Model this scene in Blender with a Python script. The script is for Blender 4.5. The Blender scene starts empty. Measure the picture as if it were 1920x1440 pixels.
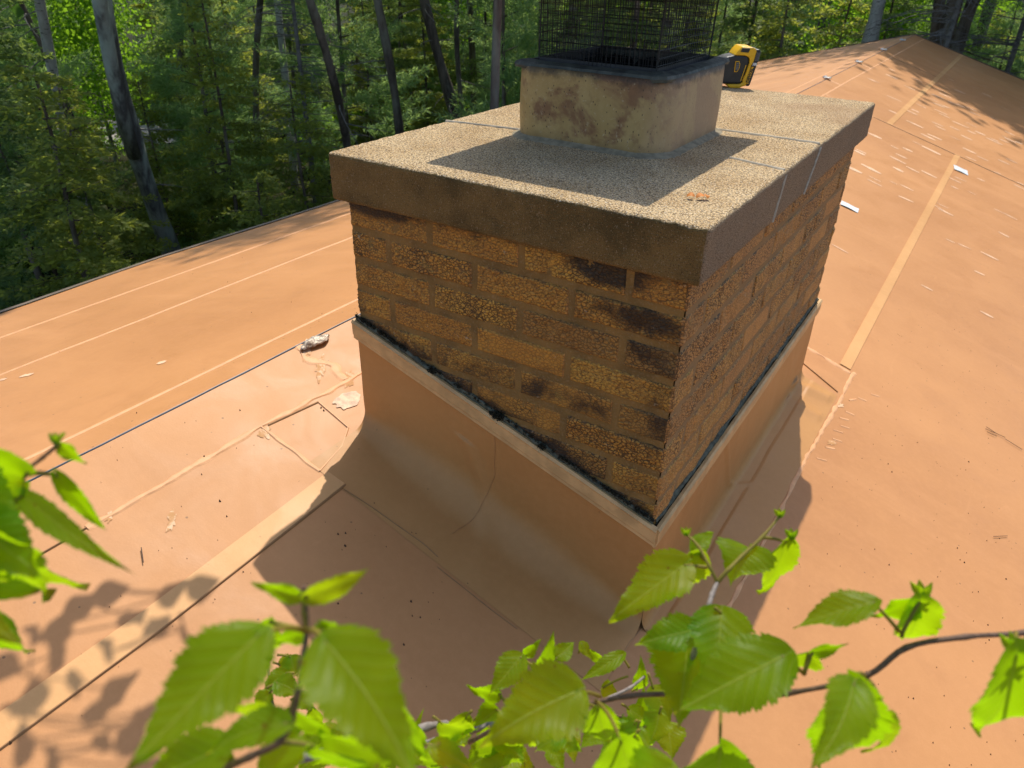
import bpy, bmesh, math, random
import numpy as np
from mathutils import Vector, Matrix, noise
R_ = math.radians
rng = np.random.default_rng(7); random.seed(7)
col = bpy.context.scene.collection
sc = bpy.context.scene
U = 0.78                     # metres per chimney-cap width
# ------------------------------------------------------------------ camera
CAM = np.array([1.4134, -1.3463, 0.4527])
YAW, PIT, ROL, F = -0.5615, 0.5335, 0.0239, 1386.8
def cam_axes():
    y, p, r = YAW, PIT, ROL
    fw = np.array([math.sin(y)*math.cos(p), math.cos(y)*math.cos(p), -math.sin(p)])
    rt = np.array([math.cos(y), -math.sin(y), 0.0]); up = np.cross(rt, fw)
    return fw, rt*math.cos(r)+up*math.sin(r), -rt*math.sin(r)+up*math.cos(r)
FW, RT, UP = cam_axes()
cd = bpy.data.cameras.new('camera'); cam = bpy.data.objects.new('camera', cd); col.objects.link(cam)
cd.sensor_width = 36; cd.lens = 36*F/1920; cd.clip_start = 0.02; cd.clip_end = 2000
M = Matrix.Identity(4)
for i in range(3):
    M[i][0], M[i][1], M[i][2], M[i][3] = RT[i], UP[i], -FW[i], CAM[i]*U
cam.matrix_world = M; sc.camera = cam
cd.dof.use_dof = True; cd.dof.focus_distance = 1.65*U*1.05; cd.dof.aperture_fstop = 26.0/2.7
# ------------------------------------------------------------------ world, sun, exposure
SUN = Vector((-0.19, 0.636, 1.0)).normalized()
w = bpy.data.worlds.new('World'); sc.world = w; w.use_nodes = True
nt = w.node_tree; bg = nt.nodes['Background']; sk = nt.nodes.new('ShaderNodeTexSky')
sk.sky_type = 'NISHITA'; sk.sun_disc = False
sk.sun_elevation = math.asin(SUN.z); sk.sun_rotation = math.atan2(SUN.x, SUN.y)
sk.air_density = 1.0; sk.dust_density = 1.5
nt.links.new(sk.outputs[0], bg.inputs[0]); bg.inputs[1].default_value = 0.15
sd = bpy.data.lights.new('sun', 'SUN'); sd.energy = 3.35; sd.angle = R_(0.53); sd.color = (1.0, 0.93, 0.80)
so = bpy.data.objects.new('sun', sd); col.objects.link(so); so.rotation_euler = SUN.to_track_quat('Z', 'Y').to_euler()
so.location = (0, 0, 30)
sc.view_settings.view_transform = 'Standard'; sc.view_settings.look = 'None'
sc.view_settings.exposure = 0.46; sc.view_settings.gamma = 1
sc.cycles.max_bounces = 8; sc.cycles.diffuse_bounces = 4; sc.cycles.transmission_bounces = 6
sc.cycles.transparent_max_bounces = 8
# ------------------------------------------------------------------ helpers
def P3(px, py, d):           # a point of the place, in cap widths: along the ray of pixel (px,py) at depth d
    return CAM + d*(FW + RT*(px-960)/F - UP*(py-720)/F)
def ray_plane(px, py, n, c):
    d = FW + RT*(px-960)/F - UP*(py-720)/F; n = np.array(n, float)
    return CAM + d*((c - n@CAM)/(n@d))
def tag(o, label=None, cat=None, group=None, kind=None):
    for k, v in (('label', label), ('category', cat), ('group', group), ('kind', kind)):
        if v: o[k] = v
    return o
def empty(name, loc=(0, 0, 0), **k):
    o = bpy.data.objects.new(name, None); col.objects.link(o); o.location = loc
    o.empty_display_size = 0.1
    return tag(o, **k)
class MB:
    """collects vertices and faces (in metres, world space); build() links them as one mesh object"""
    def __init__(s): s.v = []; s.f = []; s.m = []; s.uv = None; s.attr = None
    def add(s, vs, fs, mi=0):
        b = len(s.v); s.v.extend([tuple(x) for x in vs]); s.f.extend([tuple(i+b for i in f) for f in fs]); s.m.extend([mi]*len(fs)); return b
    def box(s, lo, hi, mi=0):
        x0, y0, z0 = lo; x1, y1, z1 = hi
        s.add([(x0,y0,z0),(x1,y0,z0),(x1,y1,z0),(x0,y1,z0),(x0,y0,z1),(x1,y0,z1),(x1,y1,z1),(x0,y1,z1)],
              [(0,3,2,1),(4,5,6,7),(0,1,5,4),(1,2,6,5),(2,3,7,6),(3,0,4,7)], mi)
    def obox(s, c, ax, ay, az, mi=0):      # oriented box from centre and half-axis vectors
        c, ax, ay, az = map(np.array, (c, ax, ay, az))
        vs = [c+i*ax+j*ay+k*az for k in (-1, 1) for (i, j) in ((-1,-1),(1,-1),(1,1),(-1,1))]
        s.add(vs, [(0,3,2,1),(4,5,6,7),(0,1,5,4),(1,2,6,5),(2,3,7,6),(3,0,4,7)], mi)
    def tube(s, pts, rad, n=8, mi=0, cap=True):
        pts = [np.array(p, float) for p in pts]; rad = rad if hasattr(rad, '__len__') else [rad]*len(pts)
        b = len(s.v); ref = np.array([0.3, 0.2, 0.93])
        for i, p in enumerate(pts):
            t = pts[min(i+1, len(pts)-1)] - pts[max(i-1, 0)]; t = t/(np.linalg.norm(t)+1e-12)
            a = np.cross(t, ref if abs(t@ref) < .95 else np.array([1., 0, 0])); a /= np.linalg.norm(a); c = np.cross(t, a)
            for k in range(n):
                an = 2*math.pi*k/n; s.v.append(tuple(p + rad[i]*(a*math.cos(an) + c*math.sin(an))))
        for i in range(len(pts)-1):
            for k in range(n):
                s.f.append((b+i*n+k, b+i*n+(k+1) % n, b+(i+1)*n+(k+1) % n, b+(i+1)*n+k)); s.m.append(mi)
        if cap:
            s.f.append(tuple(b+k for k in range(n))[::-1]); s.m.append(mi)
            s.f.append(tuple(b+(len(pts)-1)*n+k for k in range(n))); s.m.append(mi)
    def grid(s, fn, nu, nv, mi=0, flip=False):
        b = len(s.v)
        for j in range(nv+1):
            for i in range(nu+1): s.v.append(tuple(fn(i/nu, j/nv)))
        for j in range(nv):
            for i in range(nu):
                q = (b+j*(nu+1)+i, b+j*(nu+1)+i+1, b+(j+1)*(nu+1)+i+1, b+(j+1)*(nu+1)+i)
                s.f.append(q[::-1] if flip else q); s.m.append(mi)
    def build(s, name, mats, parent=None, smooth=False, scale=1.0, bevel=0, **k):
        mats = mats if isinstance(mats, (list, tuple)) else [mats]
        org = np.array(parent_world(parent)) if parent else np.zeros(3)
        v = np.array(s.v, float)*scale - org
        me = bpy.data.meshes.new(name); me.from_pydata(v.tolist(), [], s.f); 
        for m in mats: me.materials.append(m)
        if len(mats) > 1: me.polygons.foreach_set('material_index', s.m)
        if s.uv is not None:
            uvl = me.uv_layers.new(name='UVMap'); li = np.empty(len(me.loops), int); me.loops.foreach_get('vertex_index', li)
            uvl.data.foreach_set('uv', np.array(s.uv, float)[li].ravel())
        if s.attr is not None:
            a = me.color_attributes.new(name='tone', type='FLOAT_COLOR', domain='POINT')
            a.data.foreach_set('color', np.array(s.attr, float).ravel())
        if smooth: me.polygons.foreach_set('use_smooth', [True]*len(me.polygons))
        me.update()
        o = bpy.data.objects.new(name, me); col.objects.link(o)
        if parent: o.parent = parent
        if bevel:
            bm = bmesh.new(); bm.from_mesh(me); bmesh.ops.bevel(bm, geom=bm.edges[:], offset=bevel, segments=2, affect='EDGES', profile=.6); bm.to_mesh(me); bm.free()
        return tag(o, **k)
def parent_world(p):
    l = Vector((0, 0, 0))
    while p is not None: l = l + p.location; p = p.parent
    return l
def fast_mesh(name, v, f, mat):            # v (n,3), f (m,k) numpy, one material
    me = bpy.data.meshes.new(name); n, m, k = len(v), len(f), f.shape[1]
    me.vertices.add(n); me.vertices.foreach_set('co', v.astype(np.float32).ravel())
    me.loops.add(m*k); me.loops.foreach_set('vertex_index', f.astype(np.int32).ravel())
    me.polygons.add(m); me.polygons.foreach_set('loop_start', np.arange(0, m*k, k, dtype=np.int32))
    me.materials.append(mat); me.update(calc_edges=True); return me
# ------------------------------------------------------------------ material helpers
class NT:
    def __init__(s, name):
        s.mat = bpy.data.materials.new(name); s.mat.use_nodes = True; s.t = s.mat.node_tree
        s.p = s.t.nodes['Principled BSDF']; s.out = s.t.nodes['Material Output']
        s.co = s.n('ShaderNodeTexCoord').outputs['Object']
    def n(s, ty, **k):
        x = s.t.nodes.new(ty)
        for a, b in k.items(): setattr(x, a, b)
        return x
    def L(s, a, b): s.t.links.new(a, b)
    def _in(s, sock, v):
        if v is None: return
        if isinstance(v, bpy.types.NodeSocket): s.L(v, sock)
        elif isinstance(v, (tuple, list)) and len(v) == 3 and sock.type == 'RGBA': sock.default_value = (*v, 1)
        else: sock.default_value = v
    def wob(s, amp, scale):
        x = s.n('ShaderNodeTexNoise'); s.L(s.co, x.inputs['Vector']); x.inputs['Scale'].default_value = scale
        a = s.n('ShaderNodeVectorMath', operation='SCALE'); s.L(x.outputs['Color'], a.inputs[0]); a.inputs['Scale'].default_value = amp
        b = s.n('ShaderNodeVectorMath', operation='ADD'); s.L(s.co, b.inputs[0]); s.L(a.outputs[0], b.inputs[1]); return b.outputs[0]
    def math(s, op, a, b=None, c=None, clamp=False):
        x = s.n('ShaderNodeMath', operation=op, use_clamp=clamp); s._in(x.inputs[0], a); s._in(x.inputs[1], b); s._in(x.inputs[2], c); return x.outputs[0]
    def noise(s, scale, detail=4, rough=.55, co=None, dist=0, out='Fac'):
        x = s.n('ShaderNodeTexNoise'); s.L(co or s.co, x.inputs['Vector']); x.inputs['Scale'].default_value = scale
        x.inputs['Detail'].default_value = detail; x.inputs['Roughness'].default_value = rough; x.inputs['Distortion'].default_value = dist
        return x.outputs[out]
    def vor(s, scale, feature='F1', co=None, out='Distance', rnd=1):
        x = s.n('ShaderNodeTexVoronoi', feature=feature); s.L(co or s.co, x.inputs['Vector']); x.inputs['Scale'].default_value = scale
        x.inputs['Randomness'].default_value = rnd; return x.outputs[out]
    def mapc(s, scale=(1, 1, 1), loc=(0, 0, 0), rot=(0, 0, 0), co=None):
        x = s.n('ShaderNodeMapping'); s.L(co or s.co, x.inputs[0]); x.inputs[1].default_value = loc; x.inputs[2].default_value = rot; x.inputs[3].default_value = scale
        return x.outputs[0]
    def ramp(s, fac, a, b, lo=0., hi=1.):
        x = s.n('ShaderNodeMapRange', interpolation_type='SMOOTHSTEP'); s._in(x.inputs[0], fac); x.inputs[1].default_value = a; x.inputs[2].default_value = b
        x.inputs[3].default_value = lo; x.inputs[4].default_value = hi; return x.outputs[0]
    def mix(s, fac, a, b, blend='MIX'):
        x = s.n('ShaderNodeMix', data_type='RGBA', blend_type=blend); s._in(x.inputs[0], fac); s._in(x.inputs[6], a); s._in(x.inputs[7], b); return x.outputs[2]
    def bump(s, h, strength=.5, dist=.002, nrm=None):
        x = s.n('ShaderNodeBump'); s._in(x.inputs['Height'], h); x.inputs['Strength'].default_value = strength; x.inputs['Distance'].default_value = dist
        if nrm: s.L(nrm, x.inputs['Normal'])
        return x.outputs[0]
    def fin(s, color=None, rough=.8, spec=.3, normal=None, metal=0):
        s._in(s.p.inputs['Base Color'], color); s._in(s.p.inputs['Roughness'], rough); s._in(s.p.inputs['Specular IOR Level'], spec)
        s._in(s.p.inputs['Metallic'], metal)
        if normal: s.L(normal, s.p.inputs['Normal'])
        return s.mat
def plain(name, c, rough=.6, spec=.4, metal=0, var=.12, sc_=40, b=.0005):
    m = NT(name); n = m.noise(sc_, 4); f = m.ramp(n, .3, .7, 0, 1)
    c2 = tuple(x*(1-var) for x in c); c3 = tuple(min(1, x*(1+var)) for x in c)
    return m.fin(m.mix(f, c2, c3), rough, spec, m.bump(n, .4, b), metal)
MAT = {}
def m_roof(name, base, dirt=1.0):
    m = NT(name)
    n1 = m.noise(.9, 5, .6); n2 = m.noise(6, 5, .6, dist=.6); n3 = m.noise(60, 4, .6)
    st = m.noise(3.0, 4, .6, co=m.mapc((.35, 2.2, 1)))          # long smears along the laps
    d = tuple(x*y for x, y in zip(base, (.80, .76, .72))); l = tuple(min(1, x*y) for x, y in zip(base, (1.10, 1.13, 1.22)))
    c = m.mix(m.ramp(n1, .3, .72), base, d); c = m.mix(m.ramp(n2, .45, .75, 0, .38*dirt), c, d); c = m.mix(m.ramp(st, .5, .78, 0, .5), c, l)
    c = m.mix(m.ramp(n3, .35, .75, 0, .22), c, l)
    sm1 = m.noise(14, 5, .7, co=m.mapc((1, .25, 1), (3, 3, 3)), dist=1.2); c = m.mix(m.ramp(sm1, .62, .74, 0, .35*dirt), c, l)
    sm2 = m.noise(2.1, 6, .72, co=m.mapc((1, .6, 1), (8, 1, 3)), dist=.8); c = m.mix(m.ramp(sm2, .56, .72, 0, .40*dirt), c, tuple(x*y for x, y in zip(base, (.72, .66, .62))))
    c = m.mix(m.ramp(m.noise(420, 3, .7), .35, .7, 0, .22), c, d)
    # small dark grit
    v = m.vor(55, out='Distance'); vc = m.vor(55, out='Color'); sp = m.n('ShaderNodeSeparateColor'); m.L(vc, sp.inputs[0])
    g = m.math('MULTIPLY', m.ramp(v, .10, .17, 1, 0), m.math('GREATER_THAN', sp.outputs[0], .965))
    c = m.mix(m.math('MULTIPLY', g, .6*dirt), c, (.10, .06, .03))
    v2 = m.vor(11, out='Distance', co=m.mapc((1, 1, 1), (3, 1, 2))); vc2 = m.vor(11, out='Color', co=m.mapc((1, 1, 1), (3, 1, 2))); s2 = m.n('ShaderNodeSeparateColor'); m.L(vc2, s2.inputs[0])
    g2 = m.math('MULTIPLY', m.ramp(v2, .05, .30, 1, 0), m.math('GREATER_THAN', s2.outputs[1], .9))
    c = m.mix(m.math('MULTIPLY', g2, .14*dirt), c, d)
    h = m.math('ADD', m.math('MULTIPLY', n2, .35), m.math('MULTIPLY', m.noise(240, 2), .05))
    return m.fin(c, m.ramp(n2, .3, .8, .58, .46), .35, m.bump(h, .5, .006))
TAN = (.56, .262, .095)
MAT['roof'] = m_roof('roof_membrane', TAN)
MAT['flash'] = m_roof('flashing_membrane', (.53, .262, .085), .5)
MAT['seam'] = m_roof('seam_tape', (.68, .36, .135), .3)
MAT['seam_edge'] = plain('seam_edge', (.34, .175, .07), .7)
MAT['bead'] = plain('seam_bead', (.70, .36, .165), .6, var=.1)
MAT['scuff'] = plain('scuff', (.76, .48, .29), .6, var=.15)
MAT['blue'] = plain('blue_line', (.10, .12, .15), .5)
MAT['bar'] = plain('termination_bar', (.55, .345, .15), .5, .4, var=.16, sc_=25)
MAT['white'] = plain('white_plastic', (.78, .80, .80), .35, .5, var=.05)
MAT['metal'] = plain('bright_metal', (.62, .62, .60), .3, .5, .8)
MAT['leaf_dead'] = plain('dead_leaf', (.60, .20, .03), .7)
MAT['debris'] = plain('debris', (.07, .035, .015), .8)
MAT['moss'] = plain('moss', (.02, .018, .008), .95, var=.5, sc_=150, b=.004)
MAT['lichen'] = plain('lichen', (.10, .085, .02), .95, var=.5, sc_=200)
MAT['wire'] = plain('black_wire', (.012, .012, .014), .45, .5)
MAT['soot'] = plain('soot', (.006, .006, .007), .8, .2)
MAT['lid'] = plain('painted_lid', (.03, .03, .035), .5, .5)
MAT['yellow'] = plain('yellow_plastic', (.80, .45, .01), .38, .5, var=.05)
MAT['black'] = plain('black_rubber', (.018, .018, .02), .45, .5, var=.3)
MAT['grey'] = plain('grey_plastic', (.16, .16, .17), .4, .5)
def m_cap():
    m = NT('aggregate_concrete')
    v = m.vor(420); v2 = m.vor(260); n = m.noise(9, 4); nf = m.noise(480, 2, .6)
    g = m.ramp(v, .15, .62); base = m.mix(m.ramp(n, .35, .7), (.70, .51, .28), (.56, .375, .18))
    c = m.mix(m.ramp(nf, .50, .60, 0, .85), base, (.15, .095, .045)); c = m.mix(m.ramp(v2, .46, .66, 0, .7), c, (.09, .055, .025))
    c = m.mix(m.ramp(m.noise(350, 2, .5, co=m.mapc((1, 1, 1), (5, 2, 1))), .56, .68, 0, .8), c, (.74, .66, .52))
    wet = m.noise(3.2, 4, co=m.mapc((1, 1, 1), (1.3, .4, 0))); c = m.mix(m.ramp(wet, .56, .70, 0, .4), c, (.32, .19, .10))
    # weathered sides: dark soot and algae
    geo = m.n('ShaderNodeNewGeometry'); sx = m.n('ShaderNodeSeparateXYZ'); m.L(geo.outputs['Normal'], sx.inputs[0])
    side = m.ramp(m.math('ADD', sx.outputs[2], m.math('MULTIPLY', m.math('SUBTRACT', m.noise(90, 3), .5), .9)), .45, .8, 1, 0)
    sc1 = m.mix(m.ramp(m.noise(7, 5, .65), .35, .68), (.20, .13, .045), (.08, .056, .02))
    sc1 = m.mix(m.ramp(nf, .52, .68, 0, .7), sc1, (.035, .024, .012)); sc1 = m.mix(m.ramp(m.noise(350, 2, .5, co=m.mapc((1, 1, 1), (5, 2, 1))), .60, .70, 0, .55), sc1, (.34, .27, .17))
    rt = m.ramp(sx.outputs[0], .4, .8); sc1 = m.mix(m.math('MULTIPLY', rt, .75), sc1, m.mix(m.ramp(nf, .45, .62), (.36, .27, .18), (.15, .11, .07)))  # right side lightened: grazing sun put into the colour
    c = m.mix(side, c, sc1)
    h = m.math('ADD', m.math('MULTIPLY', v, 1.0), m.math('MULTIPLY', nf, 1.2))
    return m.fin(c, .9, .2, m.bump(h, .75, .0022))
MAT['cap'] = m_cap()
MAT['joint'] = plain('grey_sealant', (.42, .36, .27), .8, .2, var=.15, sc_=120, b=.002)
MAT['joint_dark'] = plain('sealant_bead', (.085, .088, .062), .75, .3, var=.45, sc_=70, b=.004)
def m_brick():
    m = NT('rock_face_brick'); a = m.n('ShaderNodeAttribute', attribute_name='tone'); sp = m.n('ShaderNodeSeparateColor'); m.L(a.outputs['Color'], sp.inputs[0])
    t, stain, hgt = sp.outputs[0], sp.outputs[1], sp.outputs[2]
    n = m.noise(14, 5, .65); nf = m.noise(160, 4, .7)
    c = m.mix(t, (.50, .24, .036), (.56, .315, .05)); c = m.mix(m.ramp(n, .3, .7, 0, .6), c, (.33, .15, .030))
    c = m.mix(m.ramp(hgt, .55, .10, 0, .75), c, (.09, .042, .016))            # darker in the crackle grooves
    dk = m.ramp(m.math('FRACT', m.math('MULTIPLY', t, 7.3)), .45, .95, 0, .7); c = m.mix(dk, c, (.25, .135, .038))
    ck = m.vor(115, 'DISTANCE_TO_EDGE', co=m.mapc((1, 1, 1.45), co=m.wob(.006, 60))); cr = m.ramp(ck, .02, .16)
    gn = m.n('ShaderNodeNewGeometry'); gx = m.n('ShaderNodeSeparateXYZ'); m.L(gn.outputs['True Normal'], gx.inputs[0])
    c = m.mix(m.ramp(gx.outputs[0], .35, .75, 0, .5), c, (.56, .28, .10))  # right face redder and brighter: light bounced off the roof, painted in
    c = m.mix(m.math('MULTIPLY', m.math('SUBTRACT', 1.0, cr), m.ramp(m.math('ADD', m.noise(12, 3), m.math('MULTIPLY', m.math('SUBTRACT', m.math('FRACT', m.math('MULTIPLY', t, 3.7)), .5), .45)), .3, .7, .35, .95)), c, (.055, .028, .009))
    c = m.mix(m.ramp(nf, .54, .70, 0, .4), c, (.15, .08, .026))
    blot = m.ramp(m.math('ADD', m.noise(9, 5, .7, dist=.8), m.math('MULTIPLY', stain, .48)), .54, .86)
    c = m.mix(m.math('MULTIPLY', blot, .93), c, (.022, .014, .008))
    c = m.mix(m.ramp(m.noise(11, 5, .7, co=m.mapc((1, 1, 1), (4, 4, 4))), .60, .72, 0, .45), c, (.26, .21, .06))
    c = m.mix(m.ramp(m.noise(50, 4, .7, co=m.mapc((1, 1, 1), (7, 4, 4))), .66, .74, 0, .5), c, (.50, .42, .30))
    return m.fin(c, .58, .4, m.bump(m.math('ADD', m.math('MULTIPLY', nf, .5), m.math('MULTIPLY', cr, .9)), .7, .0018))
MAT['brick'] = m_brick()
def m_mortar():
    m = NT('mortar'); n = m.noise(14, 5, .6); nf = m.noise(220, 3, .6)
    c = m.mix(m.ramp(n, .35, .7), (.25, .148, .046), (.155, .095, .033)); c = m.mix(m.ramp(nf, .5, .7, 0, .4), c, (.30, .22, .12))
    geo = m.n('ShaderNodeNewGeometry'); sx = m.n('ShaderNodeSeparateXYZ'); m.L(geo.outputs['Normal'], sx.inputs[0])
    c = m.mix(m.ramp(sx.outputs[0], .4, .8, 0, .55), c, (.33, .215, .11))  # joints paler on the right face: the light there is put into the colour
    return m.fin(c, .9, .2, m.bump(nf, .6, .002))
MAT['mortar'] = m_mortar()
def m_flue():
    m = NT('glazed_clay_flue'); n = m.noise(7, 5, .65, dist=.5); nf = m.noise(120, 4, .7); nz = m.noise(22, 4, .6, co=m.mapc((1, 1, .5)))
    c = m.mix(m.ramp(nz, .3, .7), (.40, .25, .085), (.48, .32, .125)); c = m.mix(m.ramp(n, .47, .57, 0, .85), c, (.22, .095, .045))
    c = m.mix(m.ramp(m.noise(16, 4, .6, co=m.mapc((1, 1, 1), (2, 5, 1))), .60, .70, 0, .5), c, (.17, .08, .04))
    v = m.vor(150, co=m.mapc((1, 1, .55))); c = m.mix(m.ramp(v, .10, .20, .85, 0), c, (.05, .03, .015))
    c = m.mix(m.ramp(nf, .58, .72, 0, .5), c, (.60, .48, .30))
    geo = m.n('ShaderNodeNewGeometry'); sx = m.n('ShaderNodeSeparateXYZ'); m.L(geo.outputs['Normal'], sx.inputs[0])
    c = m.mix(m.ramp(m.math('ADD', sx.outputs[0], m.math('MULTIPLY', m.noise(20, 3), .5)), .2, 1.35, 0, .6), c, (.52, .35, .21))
    px = m.n('ShaderNodeSeparateXYZ'); m.L(m.mapc((1, 1, 1), (0, 0, -.760)), px.inputs[0])     # darker under the collar and towards the foot
    c = m.mix(m.ramp(m.math('SUBTRACT', px.outputs[2], m.math('MULTIPLY', m.noise(30, 4, .7), .045)), .100, .122, 0, .8), c, (.045, .03, .02))
    c = m.mix(m.ramp(m.math('ADD', px.outputs[2], m.math('MULTIPLY', m.noise(12, 4, .7), .05)), .055, .02, 0, .6), c, (.15, .09, .04))
    return m.fin(c, .6, .4, m.bump(m.math('ADD', nf, m.math('MULTIPLY', m.ramp(v, .1, .2), .8)), .5, .0015))
MAT['flue'] = m_flue()
def m_collar():
    m = NT('grey_rubber_collar'); n = m.noise(25, 5, .6); c = m.mix(m.ramp(n, .35, .7), (.085, .09, .075), (.032, .034, .03))
    c = m.mix(m.ramp(m.noise(60, 4, .7), .55, .7, 0, .5), c, (.13, .14, .125))
    return m.fin(c, .6, .35, m.bump(n, .7, .006))
MAT['collar'] = m_collar()
def m_leaf(name, top, trans, mixf=.5, veins=True):
    m = NT(name); oi = m.n('ShaderNodeObjectInfo').outputs['Random']
    c, t = top, trans
    if veins:
        uv = m.n('ShaderNodeTexCoord').outputs['UV']; sx = m.n('ShaderNodeSeparateXYZ'); m.L(uv, sx.inputs[0])
        av = m.math('ABSOLUTE', sx.outputs[1]); s = m.math('SUBTRACT', m.math('MULTIPLY', sx.outputs[0], 8.5), m.math('MULTIPLY', av, 2.6))
        fr = m.math('ABSOLUTE', m.math('SUBTRACT', m.math('FRACT', s), .5)); side = m.ramp(fr, .0, .075, 1, 0)
        mid = m.ramp(av, .012, .045, 1, 0); vn = m.math('MAXIMUM', mid, m.math('MULTIPLY', side, .55))
        n = m.noise(60, 4, .6)
        c1 = m.mix(oi, top, tuple(x*y for x, y in zip(top, (1.25, 1.15, .9)))); c = m.mix(m.math('MULTIPLY', vn, .58), m.mix(m.ramp(n, .3, .7, 0, .3), c1, (.05, .15, .005)), (.36, .45, .07))
        t1 = m.mix(m.math('POWER', oi, 2.0), trans, (.58, .72, .008)); t = m.mix(m.math('MULTIPLY', vn, .42), t1, tuple(x*.5 for x in trans))
        sv = m.vor(170, co=m.mapc((1, 1, 1), (1, 2, 3))); sc_ = m.vor(170, out='Color', co=m.mapc((1, 1, 1), (1, 2, 3))); ss = m.n('ShaderNodeSeparateColor'); m.L(sc_, ss.inputs[0])
        spot = m.math('MULTIPLY', m.ramp(sv, .10, .22, 1, 0), m.math('GREATER_THAN', ss.outputs[0], .90)); edge = m.ramp(m.math('ADD', sx.outputs[0], m.math('MULTIPLY', m.noise(90, 3), .25)), 1.02, 1.14)
        bl = m.math('MULTIPLY', m.math('MAXIMUM', spot, edge), .8); c = m.mix(bl, c, (.16, .07, .015)); t = m.mix(bl, t, (.20, .09, .01))
        dn = m.ramp(m.noise(28, 4, .6), .35, .7, 0, .45); t = m.mix(dn, t, tuple(x*.6 for x in trans))
        h = m.math('ADD', m.math('MULTIPLY', fr, .8), m.math('MULTIPLY', mid, -.6)); nr = m.bump(h, .5, .0010); m.L(nr, m.p.inputs['Normal'])
    else:
        n = m.noise(1.3, 3); c = m.mix(m.ramp(n, .3, .7), top, tuple(x*y for x, y in zip(top, (.55, .62, .8)))); c = m.mix(m.math('MULTIPLY', oi, .5), c, tuple(x*.6 for x in top))
    m._in(m.p.inputs['Base Color'], c); m.p.inputs['Roughness'].default_value = .42 if veins else .6; m.p.inputs['Specular IOR Level'].default_value = .18 if veins else .2
    tr = m.n('ShaderNodeBsdfTranslucent'); m._in(tr.inputs[0], t)
    mx = m.n('ShaderNodeMixShader'); mx.inputs[0].default_value = mixf
    m.L(m.p.outputs[0], mx.inputs[1]); m.L(tr.outputs[0], mx.inputs[2]); m.L(mx.outputs[0], m.out.inputs[0]); return m.mat
MAT['birch_leaf'] = m_leaf('birch_leaf', (.040, .165, .002), (.43, .76, .002), .62)
MAT['spruce'] = m_leaf('spruce_needles', (.20, .25, .06), (.55, .60, .08), .5, False)
MAT['fir'] = m_leaf('fir_needles', (.13, .20, .07), (.36, .48, .10), .5, False)
MAT['pine'] = m_leaf('pine_needles', (.20, .32, .13), (.46, .66, .18), .5, False)
MAT['broad'] = m_leaf('broad_leaves', (.10, .22, .02), (.34, .60, .03), .55, False)
MAT['cover'] = m_leaf('cover_leaves', (.045, .065, .018), (.10, .15, .02), .4, False)
MAT['dark_broad'] = m_leaf('canopy_leaves', (.06, .12, .03), (.12, .25, .03), .4, False)
MAT['red_leaf'] = m_leaf('red_leaves', (.40, .08, .03), (.8, .14, .04), .5, False)
MAT['twig'] = plain('twig_bark', (.13, .075, .045), .7, var=.3, sc_=300, b=.001)
MAT['twig_grey'] = plain('grey_bark', (.20, .17, .15), .7, var=.3, sc_=200, b=.001)
MAT['petiole'] = m_leaf('petiole', (.35, .28, .05), (.5, .45, .05), .3, False)
def m_bark(name, a, b, c3, birch=False):
    m = NT(name); n = m.noise(5, 5, .7, co=m.mapc((1, 1, .18))); p = m.noise(2.2, 4, .6, co=m.mapc((1, 1, .5)))
    c = m.mix(m.ramp(n, .38, .62), a, b); c = m.mix(m.ramp(p, .5, .66, 0, .7), c, c3)
    if birch: c = m.mix(m.ramp(m.noise(7, 4, .7, co=m.mapc((1, 1, 5))), .58, .66, 0, .9), c, (.03, .025, .02))
    return m.fin(c, .9, .2, m.bump(n, .9, .03))
MAT['bark'] = m_bark('conifer_bark', (.17, .135, .105), (.07, .052, .04), (.24, .23, .18))
MAT['bark_grey'] = m_bark('lichen_bark', (.30, .31, .26), (.10, .09, .08), (.42, .48, .40))
MAT['bark_birch'] = m_bark('birch_bark', (.50, .48, .44), (.32, .30, .27), (.62, .60, .56), True)
MAT['dead'] = plain('dead_wood', (.17, .155, .14), .9, var=.3, sc_=10)
def m_floor():
    m = NT('forest_floor'); n = m.noise(.8, 6, .7); n2 = m.noise(6, 5, .7)
    c = m.mix(m.ramp(n, .35, .65), (.020, .018, .009), (.028, .038, .012)); c = m.mix(m.ramp(n2, .5, .7, 0, .6), c, (.085, .055, .03))
    return m.fin(c, .95, .1, m.bump(n2, 1, .08))
MAT['floor'] = m_floor()
MAT['gravel'] = plain('gravel', (.34, .31, .29), .95, .1, var=.35, sc_=30, b=.01)
MAT['siding'] = plain('siding', (.30, .20, .12), .8, var=.2, sc_=8)
MAT['fascia'] = plain('drip_edge', (.20, .15, .11), .5, .5, .2)
# ------------------------------------------------------------------ roof (all of it in cap widths, scaled by U)
XR, ZR, S, S2 = -.3616, -.7066, .311, .25          # ridge line and the two slopes
YN, YE = -4.2, 14.24                               # near and far gable ends
def zr(x): return ZR - S*(x-XR) if x > XR else ZR - S2*(XR-x)
def rp(px, py):                                    # where a ray meets the right slope
    return ray_plane(px, py, (S, 0, 1), ZR+S*XR)
def lp(px, py): return ray_plane(px, py, (-S2, 0, 1), ZR-S2*XR)
def on(x, y, h=0.0): return (x, y, zr(x)+h)
GZ = -6.6*1.0                                      # ground height in metres below the cap top is GZ*U
house = empty('house', (1.5*U, 5*U, GZ*U), label='house whose low gable roof is covered in tan membrane around the brick chimney', cat='house')
def eave_x(y): return -2.96 - .10*math.exp(-((y-1.35)/.75)**2)
mb = MB()
def und(x, y): return .0025*noise.noise(Vector((x*1.3, y*1.3, 3))) + .0007*noise.noise(Vector((x*6, y*4, 9)))
xs = np.concatenate([np.linspace(XR, 3.0, 52), np.linspace(3.1, 8.0, 14)])
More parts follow.
